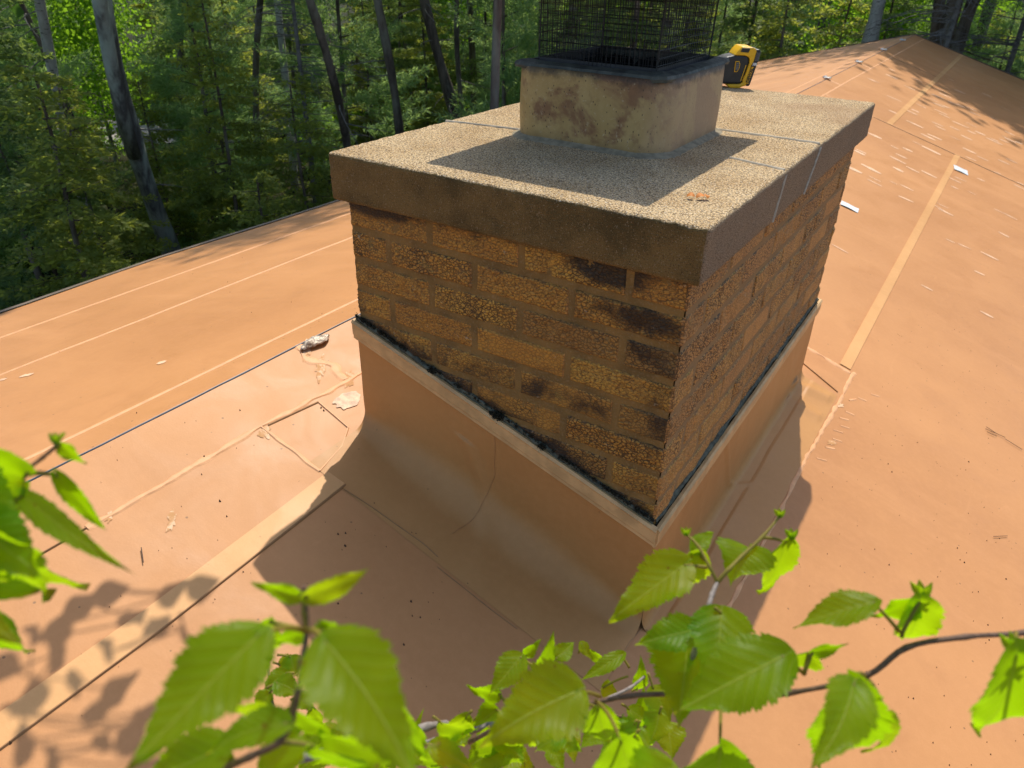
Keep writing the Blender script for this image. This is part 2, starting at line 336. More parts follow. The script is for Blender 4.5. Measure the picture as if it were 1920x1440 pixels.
ysr = np.concatenate([np.linspace(YN, 3, 110), np.linspace(3.1, YE, 80)])
def sheet(XS, YS, mi=0, left=False, th=.012):
    b = len(mb.v)
    for y in YS:
        for k, x in enumerate(XS):
            xx = x if not left else XR + (eave_x(y)-XR)*x
            e = 0 if (xx == XR) else und(xx, y)
            mb.v.append((xx, y, zr(xx)+e))
    n = len(XS)
    for j in range(len(YS)-1):
        for i in range(n-1):
            q = (b+j*n+i, b+j*n+i+1, b+(j+1)*n+i+1, b+(j+1)*n+i); mb.f.append(q[::-1] if left else q); mb.m.append(mi)
sheet(xs, ysr); sheet(np.linspace(0, 1, 30), ysr, left=True)
# pale scuffs left by foot traffic and the roller, short strokes running down the slope
def stroke(x, y, L, wd, ang=0.0, h=-.0002):
    c, s = math.cos(ang), math.sin(ang); n = 4; vs = []
    for i in range(n+1):
        t = (i/n-.5)*L; ww = wd*(.35+.65*math.sin(math.pi*min(1, max(0, .12+i/n*.76))))*random.uniform(.7, 1.2)
        for sgn in (-1, 1): vs.append(on(x+c*t-s*ww*sgn*.5, y+s*t+c*ww*sgn*.5, h+und(x, y)+.002))
    mb.add(vs, [(2*i, 2*i+2, 2*i+3, 2*i+1) for i in range(n)], 1)
sp = [(1640,152),(1672,131),(1672,144),(1634,150),(1720,150),(1706,165),(1676,185),(1674,210),(1758,181),(1772,179),(1751,188),(1783,192),(1800,198),(1820,204),(1760,197),(1771,217),
      (1727,199),(1764,210),(1709,211),(1716,208),(1715,233),(1758,233),(1763,240),(1802,234),(1790,241),(1822,248),(1838,250),(1864,262),(1812,258),(1894,263),(1893,250),(1850,178),(1910,268),
      (1740,257),(1752,257),(1818,283),(1800,172),(1702,281),(1746,282),(1690,293),(1683,300),(1633,317),(1640,255),(1614,284),(1612,287),(1842,297),(1882,304),(1897,302),(1864,265),(1915,345),
      (1684,318),(1711,318),(1742,327),(1640,336),(1675,343),(1790,338),(1790,352),(1600,318),(1822,362),(1700,352),(1765,385),(1773,398),(1575,467),(1782,452),(1808,462),(1855,480),(1836,512),(1850,590),(1738,540)]
for (px, py) in sp:
    p = rp(px, py); L = random.uniform(.08, .19)*(1 if py < 320 else .7); stroke(p[0], p[1], L, random.uniform(.02, .045)*(1.3 if py < 330 else .6), random.uniform(-.12, .12))
for k in range(60):
    y = random.uniform(4, 12); x = random.uniform(.5, 3.4); stroke(x, y, random.uniform(.06, .16), random.uniform(.015, .03), random.uniform(-.2, .2))
for (px, py) in [(5,712),(55,703),(45,705),(303,680)]:
    p = lp(px, py); stroke(p[0], p[1], .03, .03, .4)
mb.build('roof_membrane', [MAT['roof'], MAT['scuff']], house, smooth=True, scale=U)
def strip(name, pts, wd, mat, h=.004, label=None, edge=False, jit=0.0, n=40, th=.003):
    """a lap or tape following roof points [(x,y)...], width wd, laid on the membrane"""
    m = MB(); P = []
    for a, b in zip(pts[:-1], pts[1:]):
        k = max(2, int(n/(len(pts)-1)))
        for i in range(k): P.append((a[0]+(b[0]-a[0])*i/k, a[1]+(b[1]-a[1])*i/k))
    P.append(pts[-1]); rows = []
    for i, p in enumerate(P):
        q0, q1 = P[max(0, i-1)], P[min(len(P)-1, i+1)]; d = np.array([q1[0]-q0[0], q1[1]-q0[1]]); d /= np.linalg.norm(d)+1e-9; nn = np.array([-d[1], d[0]])
        ww = wd*.5*(1+jit*1.6*noise.noise(Vector((p[0]*26, p[1]*26, wd*900))))
        o = jit*wd*.8*noise.noise(Vector((p[0]*14, p[1]*14, wd*500+9)))
        a, b = np.array(p)+nn*(ww+o), np.array(p)-nn*(ww-o); rows.append((a, b))
    b0 = len(m.v)
    for a, b in rows:
        e = und(*a)*1.0; e2 = und(*b)
        hh = h*(.62 if name == 'seam_bead' else 1); m.v += [on(a[0], a[1], e+.0002), on(a[0]*.75+b[0]*.25, a[1]*.75+b[1]*.25, e+hh), on(b[0]*.75+a[0]*.25, b[1]*.75+a[1]*.25, e2+hh), on(b[0], b[1], e2+.0002)] if name != 'seam_tape' else [on(a[0], a[1], e+.0004), on(a[0], a[1], e+hh), on(b[0], b[1], e2+hh), on(b[0], b[1], e2+.0004)]
    for i in range(len(rows)-1):
        for k in range(3): m.f.append((b0+4*i+k, b0+4*i+k+1, b0+4*i+5+k, b0+4*i+4+k)); m.m.append(0)
    return m.build(name, mat, house, scale=U, label=label)
sm, bd = MAT['seam'], MAT['bead']
strip('seam_tape', [(.457, 6.97), (.452, 14.2)], .055, sm, .004, 'pale lap strip running up to the far gable end')
strip('seam_tape', [(1.12, 1.97), (1.115, 6.97)], .05, sm, .004, 'pale lap strip running away from the right of the chimney')
strip('seam_tape', [(.135, -4.1), (.135, -.8), (.113, -.2)], .06, sm, .0045, 'pale lap strip running from the front of the chimney to the lower left')
strip('seam_line', [(.166, -4.1), (.166, -.8), (.146, -.20)], .0042, MAT['seam_edge'], .0052, n=120)
strip('seam_bead', [(-.19, 1.9), (-.20, 8), (-.19, 14.2)], .018, bd, .005, jit=.25, n=300)
strip('seam_line', [(-.158, -4.1), (-.158, -.75)], .004, MAT['seam_edge'], .005)
strip('seam_bead', [(-.158, -.75), (-.158, -.22), (-.14, .2), (-.135, 1.7)], .016, bd, .0045, jit=.5, n=120)
strip('seam_bead', [(-.158, -.22), (.065, -.215)], .012, bd, .0045, jit=.6, n=30)
strip('seam_line', [(-.13, -.02), (.0, -.03), (.04, -.1), (.065, -.215)], .006, MAT['bead'], .004, n=30)
strip('seam_line', [(-.15, -.20), (-.13, -.02)], .006, MAT['seam_edge'], .004, n=10)
strip('seam_bead', [(-.36, .12), (-.29, .10), (-.22, .14), (-.15, .13)], .028, MAT['bead'], .0042, jit=.9, n=40)
strip('seam_line', [(.30, 6.97), (7.9, 6.97)], .012, MAT['seam_edge'], .0045, n=60)
strip('seam_bead', [(-.19, 6.99), (.30, 6.985), (7.9, 6.99)], .02, bd, .004, jit=.9, n=90)
strip('seam_line', [(-.19, 10.9), (.45, 10.9)], .012, MAT['seam_edge'], .004, n=20)
strip('seam_bead', [(-.36, 7.73), (-.2, 7.73)], .03, bd, .005, n=10)
strip('seam_bead', [(-.36, 9.45), (-.2, 9.45)], .03, bd, .005, n=10)
strip('seam_bead', [(.90, 1.96), (1.15, 1.94)], .018, bd, .0045, jit=.8, n=26)
strip('seam_line', [(.96, 1.80), (1.14, 1.73)], .007, MAT['seam_edge'], .005, n=10)
strip('seam_bead', [(1.165, 1.97), (1.155, 1.4), (1.15, 1.06), (1.15, .2), (1.12, -.4)], .013, bd, .0045, jit=.6, n=100)
for (x, s) in ((-.52, .026), (-1.56, .022), (-2.29, .03)):
    strip('seam_bead', [(x+.02, -4.1), (x, 1), (x-.01, 14.2)], s*.7, bd, .0045, jit=.15, n=140)
strip('ridge_line', [(XR+.006, -4.15), (XR+.006, 14.2)],   .0048, MAT['blue'], .004, 'thin blue-grey line along the ridge', jit=.3, n=200)
for (x, y, a) in [(1.195, 1.72, .9), (1.20, 1.62, 0), (1.19, 1.55, .3), (1.205, 1.50, .1), (1.19, 1.44, .2), (1.2, 1.38, .1), (1.19, 1.3, .3), (1.18, 1.2, .2), (1.26, 1.87, .1), (1.22, 1.78, 0)]:
    strip('roller_mark', [(x, y), (x+.035*math.cos(a), y+.035*math.sin(a)+.012)], .010, MAT['bead'], .0022, jit=.4, n=6)
m = MB()                                        # drip edge along the left eave and rake boards
for y0, y1 in zip(np.linspace(YN, YE, 41)[:-1], np.linspace(YN, YE, 41)[1:]):
    a, b = eave_x(y0), eave_x(y1)
    vs = [(a, y0, zr(a)+.006), (b, y1, zr(b)+.006), (b-.03, y1, zr(b)+.004), (a-.03, y0, zr(a)+.004), (a-.035, y0, zr(a)-.13), (b-.035, y1, zr(b)-.13)]
    m.add(vs, [(0, 1, 2, 3), (3, 2, 5, 4)])
m.build('drip_edge', MAT['fascia'], house, scale=U)
for yy, sg in ((YN, -1), (YE, 1)):
    m = MB()
    for (x0, x1) in ((-2.97, XR), (XR, 8.0)):
        m.add([(x0, yy, zr(x0)+.012), (x1, yy, zr(x1)+.012), (x1, yy+sg*.03, zr(x1)+.012), (x0, yy+sg*.03, zr(x0)+.012), (x0, yy+sg*.03, zr(x0)-.16), (x1, yy+sg*.03, zr(x1)-.16), (x0, yy, zr(x0)-.16), (x1, yy, zr(x1)-.16)],
              [(0, 1, 2, 3), (3, 2, 5, 4), (4, 5, 7, 6)])
    m.build('rake_board', MAT['fascia'], house, scale=U)
m = MB()                                        # walls under the roof
W0, W1, Y0, Y1 = -2.3, 7.4, YN+.5, YE-.5
zl, zc, zrr = zr(W0)-.03, zr(XR)-.03, zr(W1)-.03
for yy, fl in ((Y0, 1), (Y1, -1)):
    f = (0, 1, 2, 3, 4); m.add([(W0, yy, GZ), (W1, yy, GZ), (W1, yy, zrr), (XR, yy, zc), (W0, yy, zl)], [f if fl > 0 else f[::-1]])
for xx, zz, fl in ((W0, zl, -1), (W1, zrr, 1)):
    f = (0, 1, 2, 3); m.add([(xx, Y0, GZ), (xx, Y1, GZ), (xx, Y1, zz), (xx, Y0, zz)], [f if fl > 0 else f[::-1]])
m.build('wall', MAT['siding'], house, scale=U)
m = MB()                                        # screw plates along the ridge
for (px, py) in ((1550,147),(1610,116),(1656,95),(1692,77)):
    p = ray_plane(px, py, (1, 0, 0), XR); m2 = MB()
    m2.obox((XR+.01, p[1], ZR+.012), (.035, .004, 0), (0, .035, 0), (0, 0, .008)); m2.obox((XR-.03, p[1]+.03, ZR+.015), (.018, 0, .006), (0, .02, 0), (0, 0, .01))
    m2.build('ridge_clip', MAT['metal'], house, scale=U, bevel=.004)
m = MB(); c_ = rp(652, 752); m.grid(lambda u, v: on(c_[0]+(.030+.010*noise.noise(Vector((math.cos(u*6.283)*2, math.sin(u*6.283)*2, 0))))*v*math.cos(u*6.283), c_[1]+(.050+.03*noise.noise(Vector((math.cos(u*6.283)*2, math.sin(u*6.283)*2, 5))))*v*math.sin(u*6.283), .0030+.001*(1-v)), 64, 6)
m.build('sealant_glare', plain('pale_glare_sealant', (.60, .38, .23), .5, .3, var=.3, sc_=60, b=.003), house, smooth=True, scale=U)  # smear of sealant whose sun glare is put into the pale colour
ch = NT('chalk_residue'); nn = ch.noise(38, 5, .75, dist=.6); mt_ = ch.mix(ch.ramp(nn, .45, .60), (.52, .27, .11), (.74, .50, .31)); ch.fin(mt_, .7, .2)
for (px, py, a_, b_, sd_) in ((575, 655, .060, .012, 1), (600, 690, .050, .014, 2), (655, 712, .040, .012, 3), (495, 812, .022, .018, 4), (322, 975, .030, .010, 5), (205, 968, .018, .007, 6), (1560, 830, .022, .010, 7), (1575, 760, .030, .008, 8)):
    c_ = rp(px, py); th_ = -.9 if px < 1000 else 1.1; m = MB()
    def bl_(u, v, c_=c_, a_=a_, b_=b_, sd_=sd_, th_=th_):
        q = u*6.283; k = 1+.75*noise.noise(Vector((math.cos(q)*2.4, math.sin(q)*2.4, sd_*3.1))); x_, y_ = a_*k*v*math.cos(q), b_*k*v*math.sin(q)
        return on(c_[0]+x_*math.cos(th_)-y_*math.sin(th_), c_[1]+x_*math.sin(th_)+y_*math.cos(th_), und(c_[0], c_[1])+.0016)
    m.grid(bl_, 70, 4); m.build('residue_patch', ch.mat, house, smooth=True, scale=U)
# ------------------------------------------------------------------ loose things on the roof
def tape_piece(p0, p1, wd, label):
    c = (np.array(p0)+np.array(p1))/2; d = np.array(p1)-np.array(p0); L = np.linalg.norm(d); d /= L; nrm = np.array([S, 0, 1])/math.hypot(S, 1); s = np.cross(nrm, d)
    mm = MB(); mm.grid(lambda u, v: c + d*(u-.5)*L + s*(v-.5)*wd + nrm*(.007+.004*math.sin(u*5+v)*u), 10, 3)
    b = np.array(mm.v); mm.grid(lambda u, v: c + d*(u-.5)*L + s*(v-.5)*wd + nrm*(.0055+.004*math.sin(u*5+v)*u), 10, 3, flip=True)
    mm.build('backing_strip', MAT['white'], scale=U, label=label, cat='tape strip', group='white strips left on the roof')
tape_piece(rp(1576, 381), rp(1609, 396), .085, 'white backing strip lying on the tan roof just right of the chimney cap')
tape_piece(rp(1788, 314), rp(1814, 325), .15, 'small white backing strip beside the top end of the long pale seam')
# crumpled clear sealant lump at the ridge
mm = MB(); c = np.array([-.33, .17, zr(-.33)])
def lump(u, v):
    a = u*2*math.pi; ph = v*math.pi/2; r = np.array([.026*math.cos(a)*math.cos(ph), .062*math.sin(a)*math.cos(ph), .016*math.sin(ph)])
    q = c+r; nn = noise.noise(Vector(q*30)); return q+np.array([.014*nn, .022*nn, .010*abs(noise.noise(Vector(q*45)))*math.cos(ph*.6)+.004])
mm.grid(lump, 36, 14); x = NT('crumpled_foil'); nn = x.noise(35, 4, .7, dist=1)
mf = x.fin(x.mix(x.ramp(nn, .4, .6), (.55, .46, .36), (.22, .15, .10)), .4, .5, x.bump(nn, 1, .006), .2)
mm.build('foil_scrap', mf, scale=U, label='crumpled silvery scrap on the ridge line left of the chimney', cat='scrap')
# grit and birch debris: nobody could count it
mm = MB()
def bit(x, y, s, h=.006):
    a = random.uniform(0, 6.3); n = 6; z = zr(x)+und(x, y)+h*.5; top = (x, y, z+s*.7)
    vs = [(x+s*random.uniform(.5, 1)*math.cos(a+k*6.283/n), y+s*random.uniform(.4, .8)*math.sin(a+k*6.283/n), z-.004) for k in range(n)]+[top]
    mm.add(vs, [(k, (k+1) % n, n) for k in range(n)])
for (px, py) in [(450,769),(248,745),(383,856),(412,939),(378,889),(602,765),(607,770),(20,1394),(391,1062),(425,968),(456,1073),(648,1000),(634,1002),(647,1024),(634,1132),(771,1128),(773,1155),(788,1158),(757,1209),(772,1000),(892,1070),(877,1095),(702,945),(780,1002),(635,1119),(893,1066)]:
    p = rp(px, py); bit(p[0], p[1], random.uniform(.0030, .0058))
for (px, py) in [(1800,1050),(1808,1055),(1795,1028),(1834,1110),(1854,1200),(1758,1082),(1852,1172),(1848,1206),(1850,1014),(1874,1010),(1886,1086),(1712,1310),(1850,1392),(1857,1415),(1780,1435),(1756,1252),(1703,1308),(1770,1305),(1749,1393),(1672,885),(1720,830),(1551,1039),(1665,870),(1816,866),(1845,952),(1640,1030),(1667,1059)]:
    p = rp(px, py); bit(p[0], p[1], random.uniform(.002, .0045))
for k in range(420):
    bit(random.uniform(1.25, 2.6), random.uniform(-.6, 3.2), random.uniform(.0008, .0022))
for k in range(160): bit(random.uniform(-.34, 1.1), random.uniform(-1.8, -.25), random.uniform(.0008, .002))
for k in range(40): bit(random.uniform(-2.8, -.4), random.uniform(-1, 3), random.uniform(.001, .003))
mm.build('roof_debris', MAT['debris'], scale=U, label='scattered dark specks of birch catkin and grit on the tan roof', cat='debris', kind='stuff')
def needle_sprig(pts, label):
    m = MB()
    for P in pts:
        q = [rp(*p) for p in P]; m.tube([np.array(v)+[0, 0, .006] for v in q], .0012, 5)
    m.build('pine_needle', MAT['twig'], scale=U, label=label, cat='pine needles', group='fallen pine needles')
needle_sprig([[(1848,802),(1868,815)], [(1847,806),(1884,822)], [(1850,812),(1868,820)], [(1884,825),(1916,845)]], 'forked brown pine needle cluster lying on the right side of the roof')
needle_sprig([[(1862,1008),(1888,1007)]], 'single brown pine needle lying flat in front of the right birch twig')
needle_sprig([[(266,1030),(270,1058)]], 'single pale pine needle on the sunlit roof at lower left')
# ------------------------------------------------------------------ chimney
A, B, T, OV, E_ = 1.0, 1.7189, .1212, .0296, .0160
chim = empty('chimney', (.5*U, .86*U, zr(.5)*U), label='square brown brick chimney with a thick pebbly concrete cap in the middle of the roof', cat='chimney')
def rbox(m, lo, hi, r, step, amp, fr, mi=0):
    lo, hi = np.array(lo, float), np.array(hi, float); vid = {}
    def vert(p):
        k = tuple(np.round(p, 5))
        if k in vid: return vid[k]
        q = np.clip(p, lo+r, hi-r); d = p-q; L = np.linalg.norm(d); n = d/L if L > 0 else d
        w = q+n*r if np.count_nonzero(np.abs(d) > 1e-7) > 1 else p
        v = Vector(w*fr); a = amp*(noise.noise(v)+.6*noise.noise(v*2.7)+.5*noise.noise(v*.3))
        m.v.append(tuple(w+n*a)); vid[k] = len(m.v)-1; return vid[k]
    for ax in range(3):
        o = [i for i in range(3) if i != ax]
        cs = []
        for i in o:
            mid = np.linspace(lo[i]+r, hi[i]-r, max(2, int((hi[i]-lo[i]-2*r)/step)+1)); e = np.array([0, .3, .65])*r
            cs.append(np.concatenate([lo[i]+e, mid, (hi[i]-e)[::-1]]))
        for side in (0, 1):
            if ax == 2 and side == 0 and False: continue
            for i in range(len(cs[0])-1):
                for j in range(len(cs[1])-1):
                    q = []
                    for (a, b) in ((i, j), (i+1, j), (i+1, j+1), (i, j+1)):
                        p = np.zeros(3); p[ax] = (lo, hi)[side][ax]; p[o[0]] = cs[0][a]; p[o[1]] = cs[1][b]; q.append(vert(p))
                    fl = (side == 0) ^ (ax == 1)
                    m.f.append(tuple(q[::-1] if fl else q)); m.m.append(mi)
m = MB(); rbox(m, (0, 0, -T), (A, B, 0), .010, .0085, .0016, 60)
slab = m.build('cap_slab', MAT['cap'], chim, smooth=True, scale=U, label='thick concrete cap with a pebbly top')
m = MB()                                     # sealed joints across the cap and down its right side
def bead(P, wd, h, nrm, side):
    P = [np.array(p) for p in P]; nrm = np.array(nrm, float); side = np.array(side, float); Q = []
    for a, b in zip(P[:-1], P[1:]): Q += [a+(b-a)*t for t in np.linspace(0, 1, 14)[:-1]]
    Q.append(P[-1]); b0 = len(m.v)
    for q in Q:
        j = side*.0015*noise.noise(Vector(q*60)); w_ = wd*(1+.4*noise.noise(Vector(q*25)))
        m.v += [tuple(q+j-side*w_-nrm*.002), tuple(q+j-side*w_*.5+nrm*h), tuple(q+j+side*w_*.5+nrm*h), tuple(q+j+side*w_-nrm*.002)]
    for i in range(len(Q)-1):
        for k in range(3): m.f.append((b0+4*i+k, b0+4*i+k+1, b0+4*i+5+k, b0+4*i+4+k)); m.m.append(0)
m = MB(); bead([(.004, .49, .001), (.27, .53, .001)], .005, .0028, (0, 0, 1), (0, 1, 0)); m.build('cap_joint', MAT['joint'], slab, scale=U, smooth=True)
m = MB(); bead([(.70, .895, .001), (.995, .895, .001)], .006, .0028, (0, 0, 1), (0, 1, 0)); m.build('cap_joint', MAT['joint'], slab, scale=U, smooth=True)
m = MB(); bead([(.845, .577, .001), (.92, .557, .001), (.995, .54, .001)], .005, .0025, (0, 0, 1), (0, 1, 0)); m.build('cap_joint', MAT['joint'], slab, scale=U, smooth=True)
m = MB(); bead([(1.001, .54, -.01), (1.001, .50, -T+.003)], .004, .002, (1, 0, 0), (0, 1, 0)); m.build('cap_joint', MAT['joint'], slab, scale=U, smooth=True)
m = MB(); bead([(1.001, .895, -.008), (1.001, .80, -T+.003)], .004, .002, (1, 0, 0), (0, 1, 0)); m.build('cap_joint', MAT['joint'], slab, scale=U, smooth=True)
# brick shaft: every brick a displaced patch of one mesh
m = MB(); att = []
PITCH, JH = .0838, .0125
def vadd(p, c): m.v.append(tuple(p)); att.append(c)
def brick(o, ux, uz, nrm, w_, h_, step, smooth_, tone, stainf):
    nu, nv = max(4, int(w_/step)), max(4, int(h_/(.0024 if step < .01 else .01))); b = len(m.v); o, ux, uz, nrm = map(np.array, (o, ux, uz, nrm))
    sd = random.uniform(0, 50); tilt = random.uniform(-.0012, .0012)
    for j in range(nv+1):
        for i in range(nu+1):
            u, v = i/nu*w_, j/nv*h_
            ed = min(u, w_-u, v, h_-v); en = .0022*noise.noise(Vector((u*70+sd, v*70, 1)))
            k = min(1, max(0, (ed+en*.6)/.0062)); k = k*k*(3-2*k)
            q = Vector((u*105+sd+.5*noise.noise(Vector((u*40, v*40, sd))), v*150, sd)); d, _ = noise.voronoi(q)
            cr = min(1, (d[1]-d[0])*2.4); rr = .25 if smooth_ else .75+.6*(tone*5.1 % 1)
            hh = rr*(.0022*cr + .0036*noise.noise(Vector((u*25+sd, v*25, 4)))) + .003*noise.noise(Vector((u*9+sd, v*9, 2))) + tilt*(u/w_)
            p = o + ux*u + uz*v + nrm*(-.0045 + k*(.0048+hh))
            wx = p*1.0; vadd(p, (tone, stainf(p), (cr if not smooth_ else .8)*k+.1, 1))
    for j in range(nv):
        for i in range(nu):
            m.f.append((b+j*(nu+1)+i, b+j*(nu+1)+i+1, b+(j+1)*(nu+1)+i+1, b+(j+1)*(nu+1)+i)); m.m.append(0)
def g2(x, z, cx, cz, sx, sz): return math.exp(-((x-cx)/sx)**2-((z-cz)/sz)**2)
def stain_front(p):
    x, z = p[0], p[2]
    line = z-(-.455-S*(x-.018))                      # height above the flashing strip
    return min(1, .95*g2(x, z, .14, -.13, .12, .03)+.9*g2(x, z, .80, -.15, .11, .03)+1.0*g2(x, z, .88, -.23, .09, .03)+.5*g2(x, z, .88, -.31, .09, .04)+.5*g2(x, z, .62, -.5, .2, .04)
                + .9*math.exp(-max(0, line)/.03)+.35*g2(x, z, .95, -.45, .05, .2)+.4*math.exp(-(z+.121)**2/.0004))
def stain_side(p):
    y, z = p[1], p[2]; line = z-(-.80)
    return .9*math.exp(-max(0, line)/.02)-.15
x0, x1, y0, y1 = OV, A-OV, OV, B-OV
for r in range(9):
    zt = -T-.0005 - (0 if r == 0 else 0) - r*PITCH if r else -T-.0005
    zt = -.121 - r*PITCH; zb = zt-PITCH+JH
    hj = [.296, .565, .837] if r % 2 == 0 else [.158, .431, .702]
    xs_ = [x0]+hj+[x1]
    for i in range(len(xs_)-1):
        xa = xs_[i]+(JH/2 if i else 0); xb = xs_[i+1]-(JH/2 if i+2 < len(xs_) else 0)
        if zt < (-.455-S*(xb))-.17: continue
        brick((xa, y0, zb), (1, 0, 0), (0, 0, 1), (0, -1, 0), xb-xa, zt-zb, .0026, random.random() < .14, random.random(), stain_front)
    ys_ = [y0]; first = .268 if r % 2 == 0 else .133; yv = y0+first
    while yv < y1-.03: ys_.append(yv); yv += .2705
    ys_.append(y1)
    for i in range(len(ys_)-1):
        ya = ys_[i]+(JH/2 if i else 0); yb = ys_[i+1]-(JH/2 if i+2 < len(ys_) else 0)
        if r > 7: continue
        brick((x1, ya, zb), (0, 1, 0), (0, 0, 1), (1, 0, 0), yb-ya, zt-zb, .0048, random.random() < .2, random.random(), stain_side)
    for i in range(len(xs_)-1):                     # back and left faces, plainer
        xa = xs_[i]+(JH/2 if i else 0); xb = xs_[i+1]-(JH/2 if i+2 < len(xs_) else 0)
        brick((xb, y1, zb), (-1, 0, 0), (0, 0, 1), (0, 1, 0), xb-xa, zt-zb, .02, True, random.random(), lambda p: .2)
    for i in range(len(ys_)-1):
        ya = ys_[i]+(JH/2 if i else 0); yb = ys_[i+1]-(JH/2 if i+2 < len(ys_) else 0)
        brick((x0, yb, zb), (0, -1, 0), (0, 0, 1), (-1, 0, 0), yb-ya, zt-zb, .006, False, random.random(), lambda p: .2)
b = len(m.v)                                        # mortar body with a slightly lumpy surface
for (o, ux, n_, L_) in (((x0, y0), (1, 0), (0, -1), x1-x0), ((x1, y0), (0, 1), (1, 0), y1-y0), ((x1, y1), (-1, 0), (0, 1), x1-x0), ((x0, y1), (0, -1), (-1, 0), y1-y0)):
    nu, nv = int(L_/.012), 90; b = len(m.v)
    for j in range(nv+1):
        for i in range(nu+1):
            u = i/nu*L_; z = -T+.002-j/nv*1.05; k = .0 if 0 < i < nu else 0
            q = Vector((u*40, z*40, n_[0]*7+n_[1])); dd = -.0018+.0016*noise.noise(q)
            ee = max(0, 1-min(u, L_-u)/.006)*0
            px = o[0]+ux[0]*min(max(u, .0042), L_-.0042)+n_[0]*dd; py = o[1]+ux[1]*min(max(u, .0042), L_-.0042)+n_[1]*dd
            vadd((px, py, z), (0, 0, 0, 1))
    for j in range(nv):
        for i in range(nu): m.f.append((b+j*(nu+1)+i, b+(j+1)*(nu+1)+i, b+(j+1)*(nu+1)+i+1, b+j*(nu+1)+i+1)[::-1]); m.m.append(1)
m.attr = att
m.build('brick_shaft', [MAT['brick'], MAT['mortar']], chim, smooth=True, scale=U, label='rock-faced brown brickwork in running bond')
# flue liner
def rrect(xa, xb, ya, yb, r, n=8):
    P = []
    for (cx, cy, a0) in ((xb-r, ya+r, -90), (xb-r, yb-r, 0), (xa+r, yb-r, 90), (xa+r, ya+r, 180)):
        for k in range(n+1): a = R_(a0+90*k/n); P.append((cx+r*math.cos(a), cy+r*math.sin(a)))
    return P
def loft(m, rings, mi=0, close_top=False):
    b = len(m.v); n = len(rings[0])
    for rg in rings: m.v.extend([tuple(p) for p in rg])
    for j in range(len(rings)-1):
        for i in range(n): m.f.append((b+j*n+i, b+j*n+(i+1) % n, b+(j+1)*n+(i+1) % n, b+(j+1)*n+i)); m.m.append(mi)
    if close_top: m.f.append(tuple(b+(len(rings)-1)*n+i for i in range(n))); m.m.append(mi)
FX0, FX1, FY0, FY1, FH = .260, .712, .440, .910, .186
m = MB(); rings = []
for j in range(13):
    t = j/12; z = -.002+t*FH; g = .0025*math.sin(t*3.1)
    rg = [(x+.0018*noise.noise(Vector((x*9, y*9, z*9))), y+.0018*noise.noise(Vector((x*9, y*9, z*9+5))), z) for x, y in rrect(FX0-g, FX1+g, FY0-g, FY1+g, .085, 9)]; rings.append(rg)
for (d, z) in ((.03, FH), (.035, .06), (.035, -.3)): rings.append([(x, y, z) for x, y in rrect(FX0+d, FX1-d, FY0+d, FY1-d, .04, 9)])
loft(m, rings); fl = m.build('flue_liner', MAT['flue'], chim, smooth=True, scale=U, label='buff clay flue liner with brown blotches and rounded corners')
m = MB(); rings = []
for (d, z) in ((.024, -.002), (.014, .004), (.006, .006), (-.002, .014)):
    rings.append([(x+.004*noise.noise(Vector((x*20, y*20, z))), y+.004*noise.noise(Vector((x*20, y*20, z+8))), z) for x, y in rrect(FX0-d, FX1+d, FY0-d, FY1+d, .095, 9)])
loft(m, rings); m.build('mortar_fillet', plain('flue_mortar', (.24, .20, .13), .9, var=.25, sc_=60, b=.003), fl, smooth=True, scale=U)
m = MB(); loft(m, [[(x, y, z) for x, y in rrect(FX0+.040, FX1-.040, FY0+.040, FY1-.040, .02, 9)] for z in (FH-.002, -.28)], close_top=True)
m.build('soot_lining', MAT['soot'], fl, scale=U)
m = MB(); rings = []
def side_pts(d, n=26):
    P = []; cs = [(FX0-d, FY0-d), (FX1+d, FY0-d), (FX1+d, FY1+d), (FX0-d, FY1+d)]
    for a, b in zip(cs, cs[1:]+cs[:1]):
        for k in range(n): t = k/n; P.append((a[0]+(b[0]-a[0])*t, a[1]+(b[1]-a[1])*t, min(k, n-k)/n))
    return P
for (d, z, jz) in ((-.009, FH-.009, .006), (-.006, FH-.002, .003), (-.009, FH+.005, .002), (-.020, FH+.008, .0022), (-.038, FH+.011, .0015), (-.041, FH+.002, .001), (-.038, FH-.03, 0)):
    rg = []
    for (x, y, c) in side_pts(d):
        rd = 1.0; cc = max(0, 1-c/.10); nn = noise.noise(Vector((x*22, y*22, 3))); n2 = noise.noise(Vector((x*60, y*60, 6)))
        cx, cy = (FX0+FX1)/2, (FY0+FY1)/2; k = 1-.035*cc*(1 if d > 0 else .2)
        rg.append((cx+(x-cx)*k+.003*nn, cy+(y-cy)*k+.003*n2, z+jz*nn+jz*.8*n2-.006*cc*(d > 0)+.003*cc*(d < 0)))
    rings.append(rg)
loft(m, rings); m.build('rim_collar', MAT['collar'], fl, smooth=False, scale=U, label='dark grey rubbery sheet folded over the flue rim')
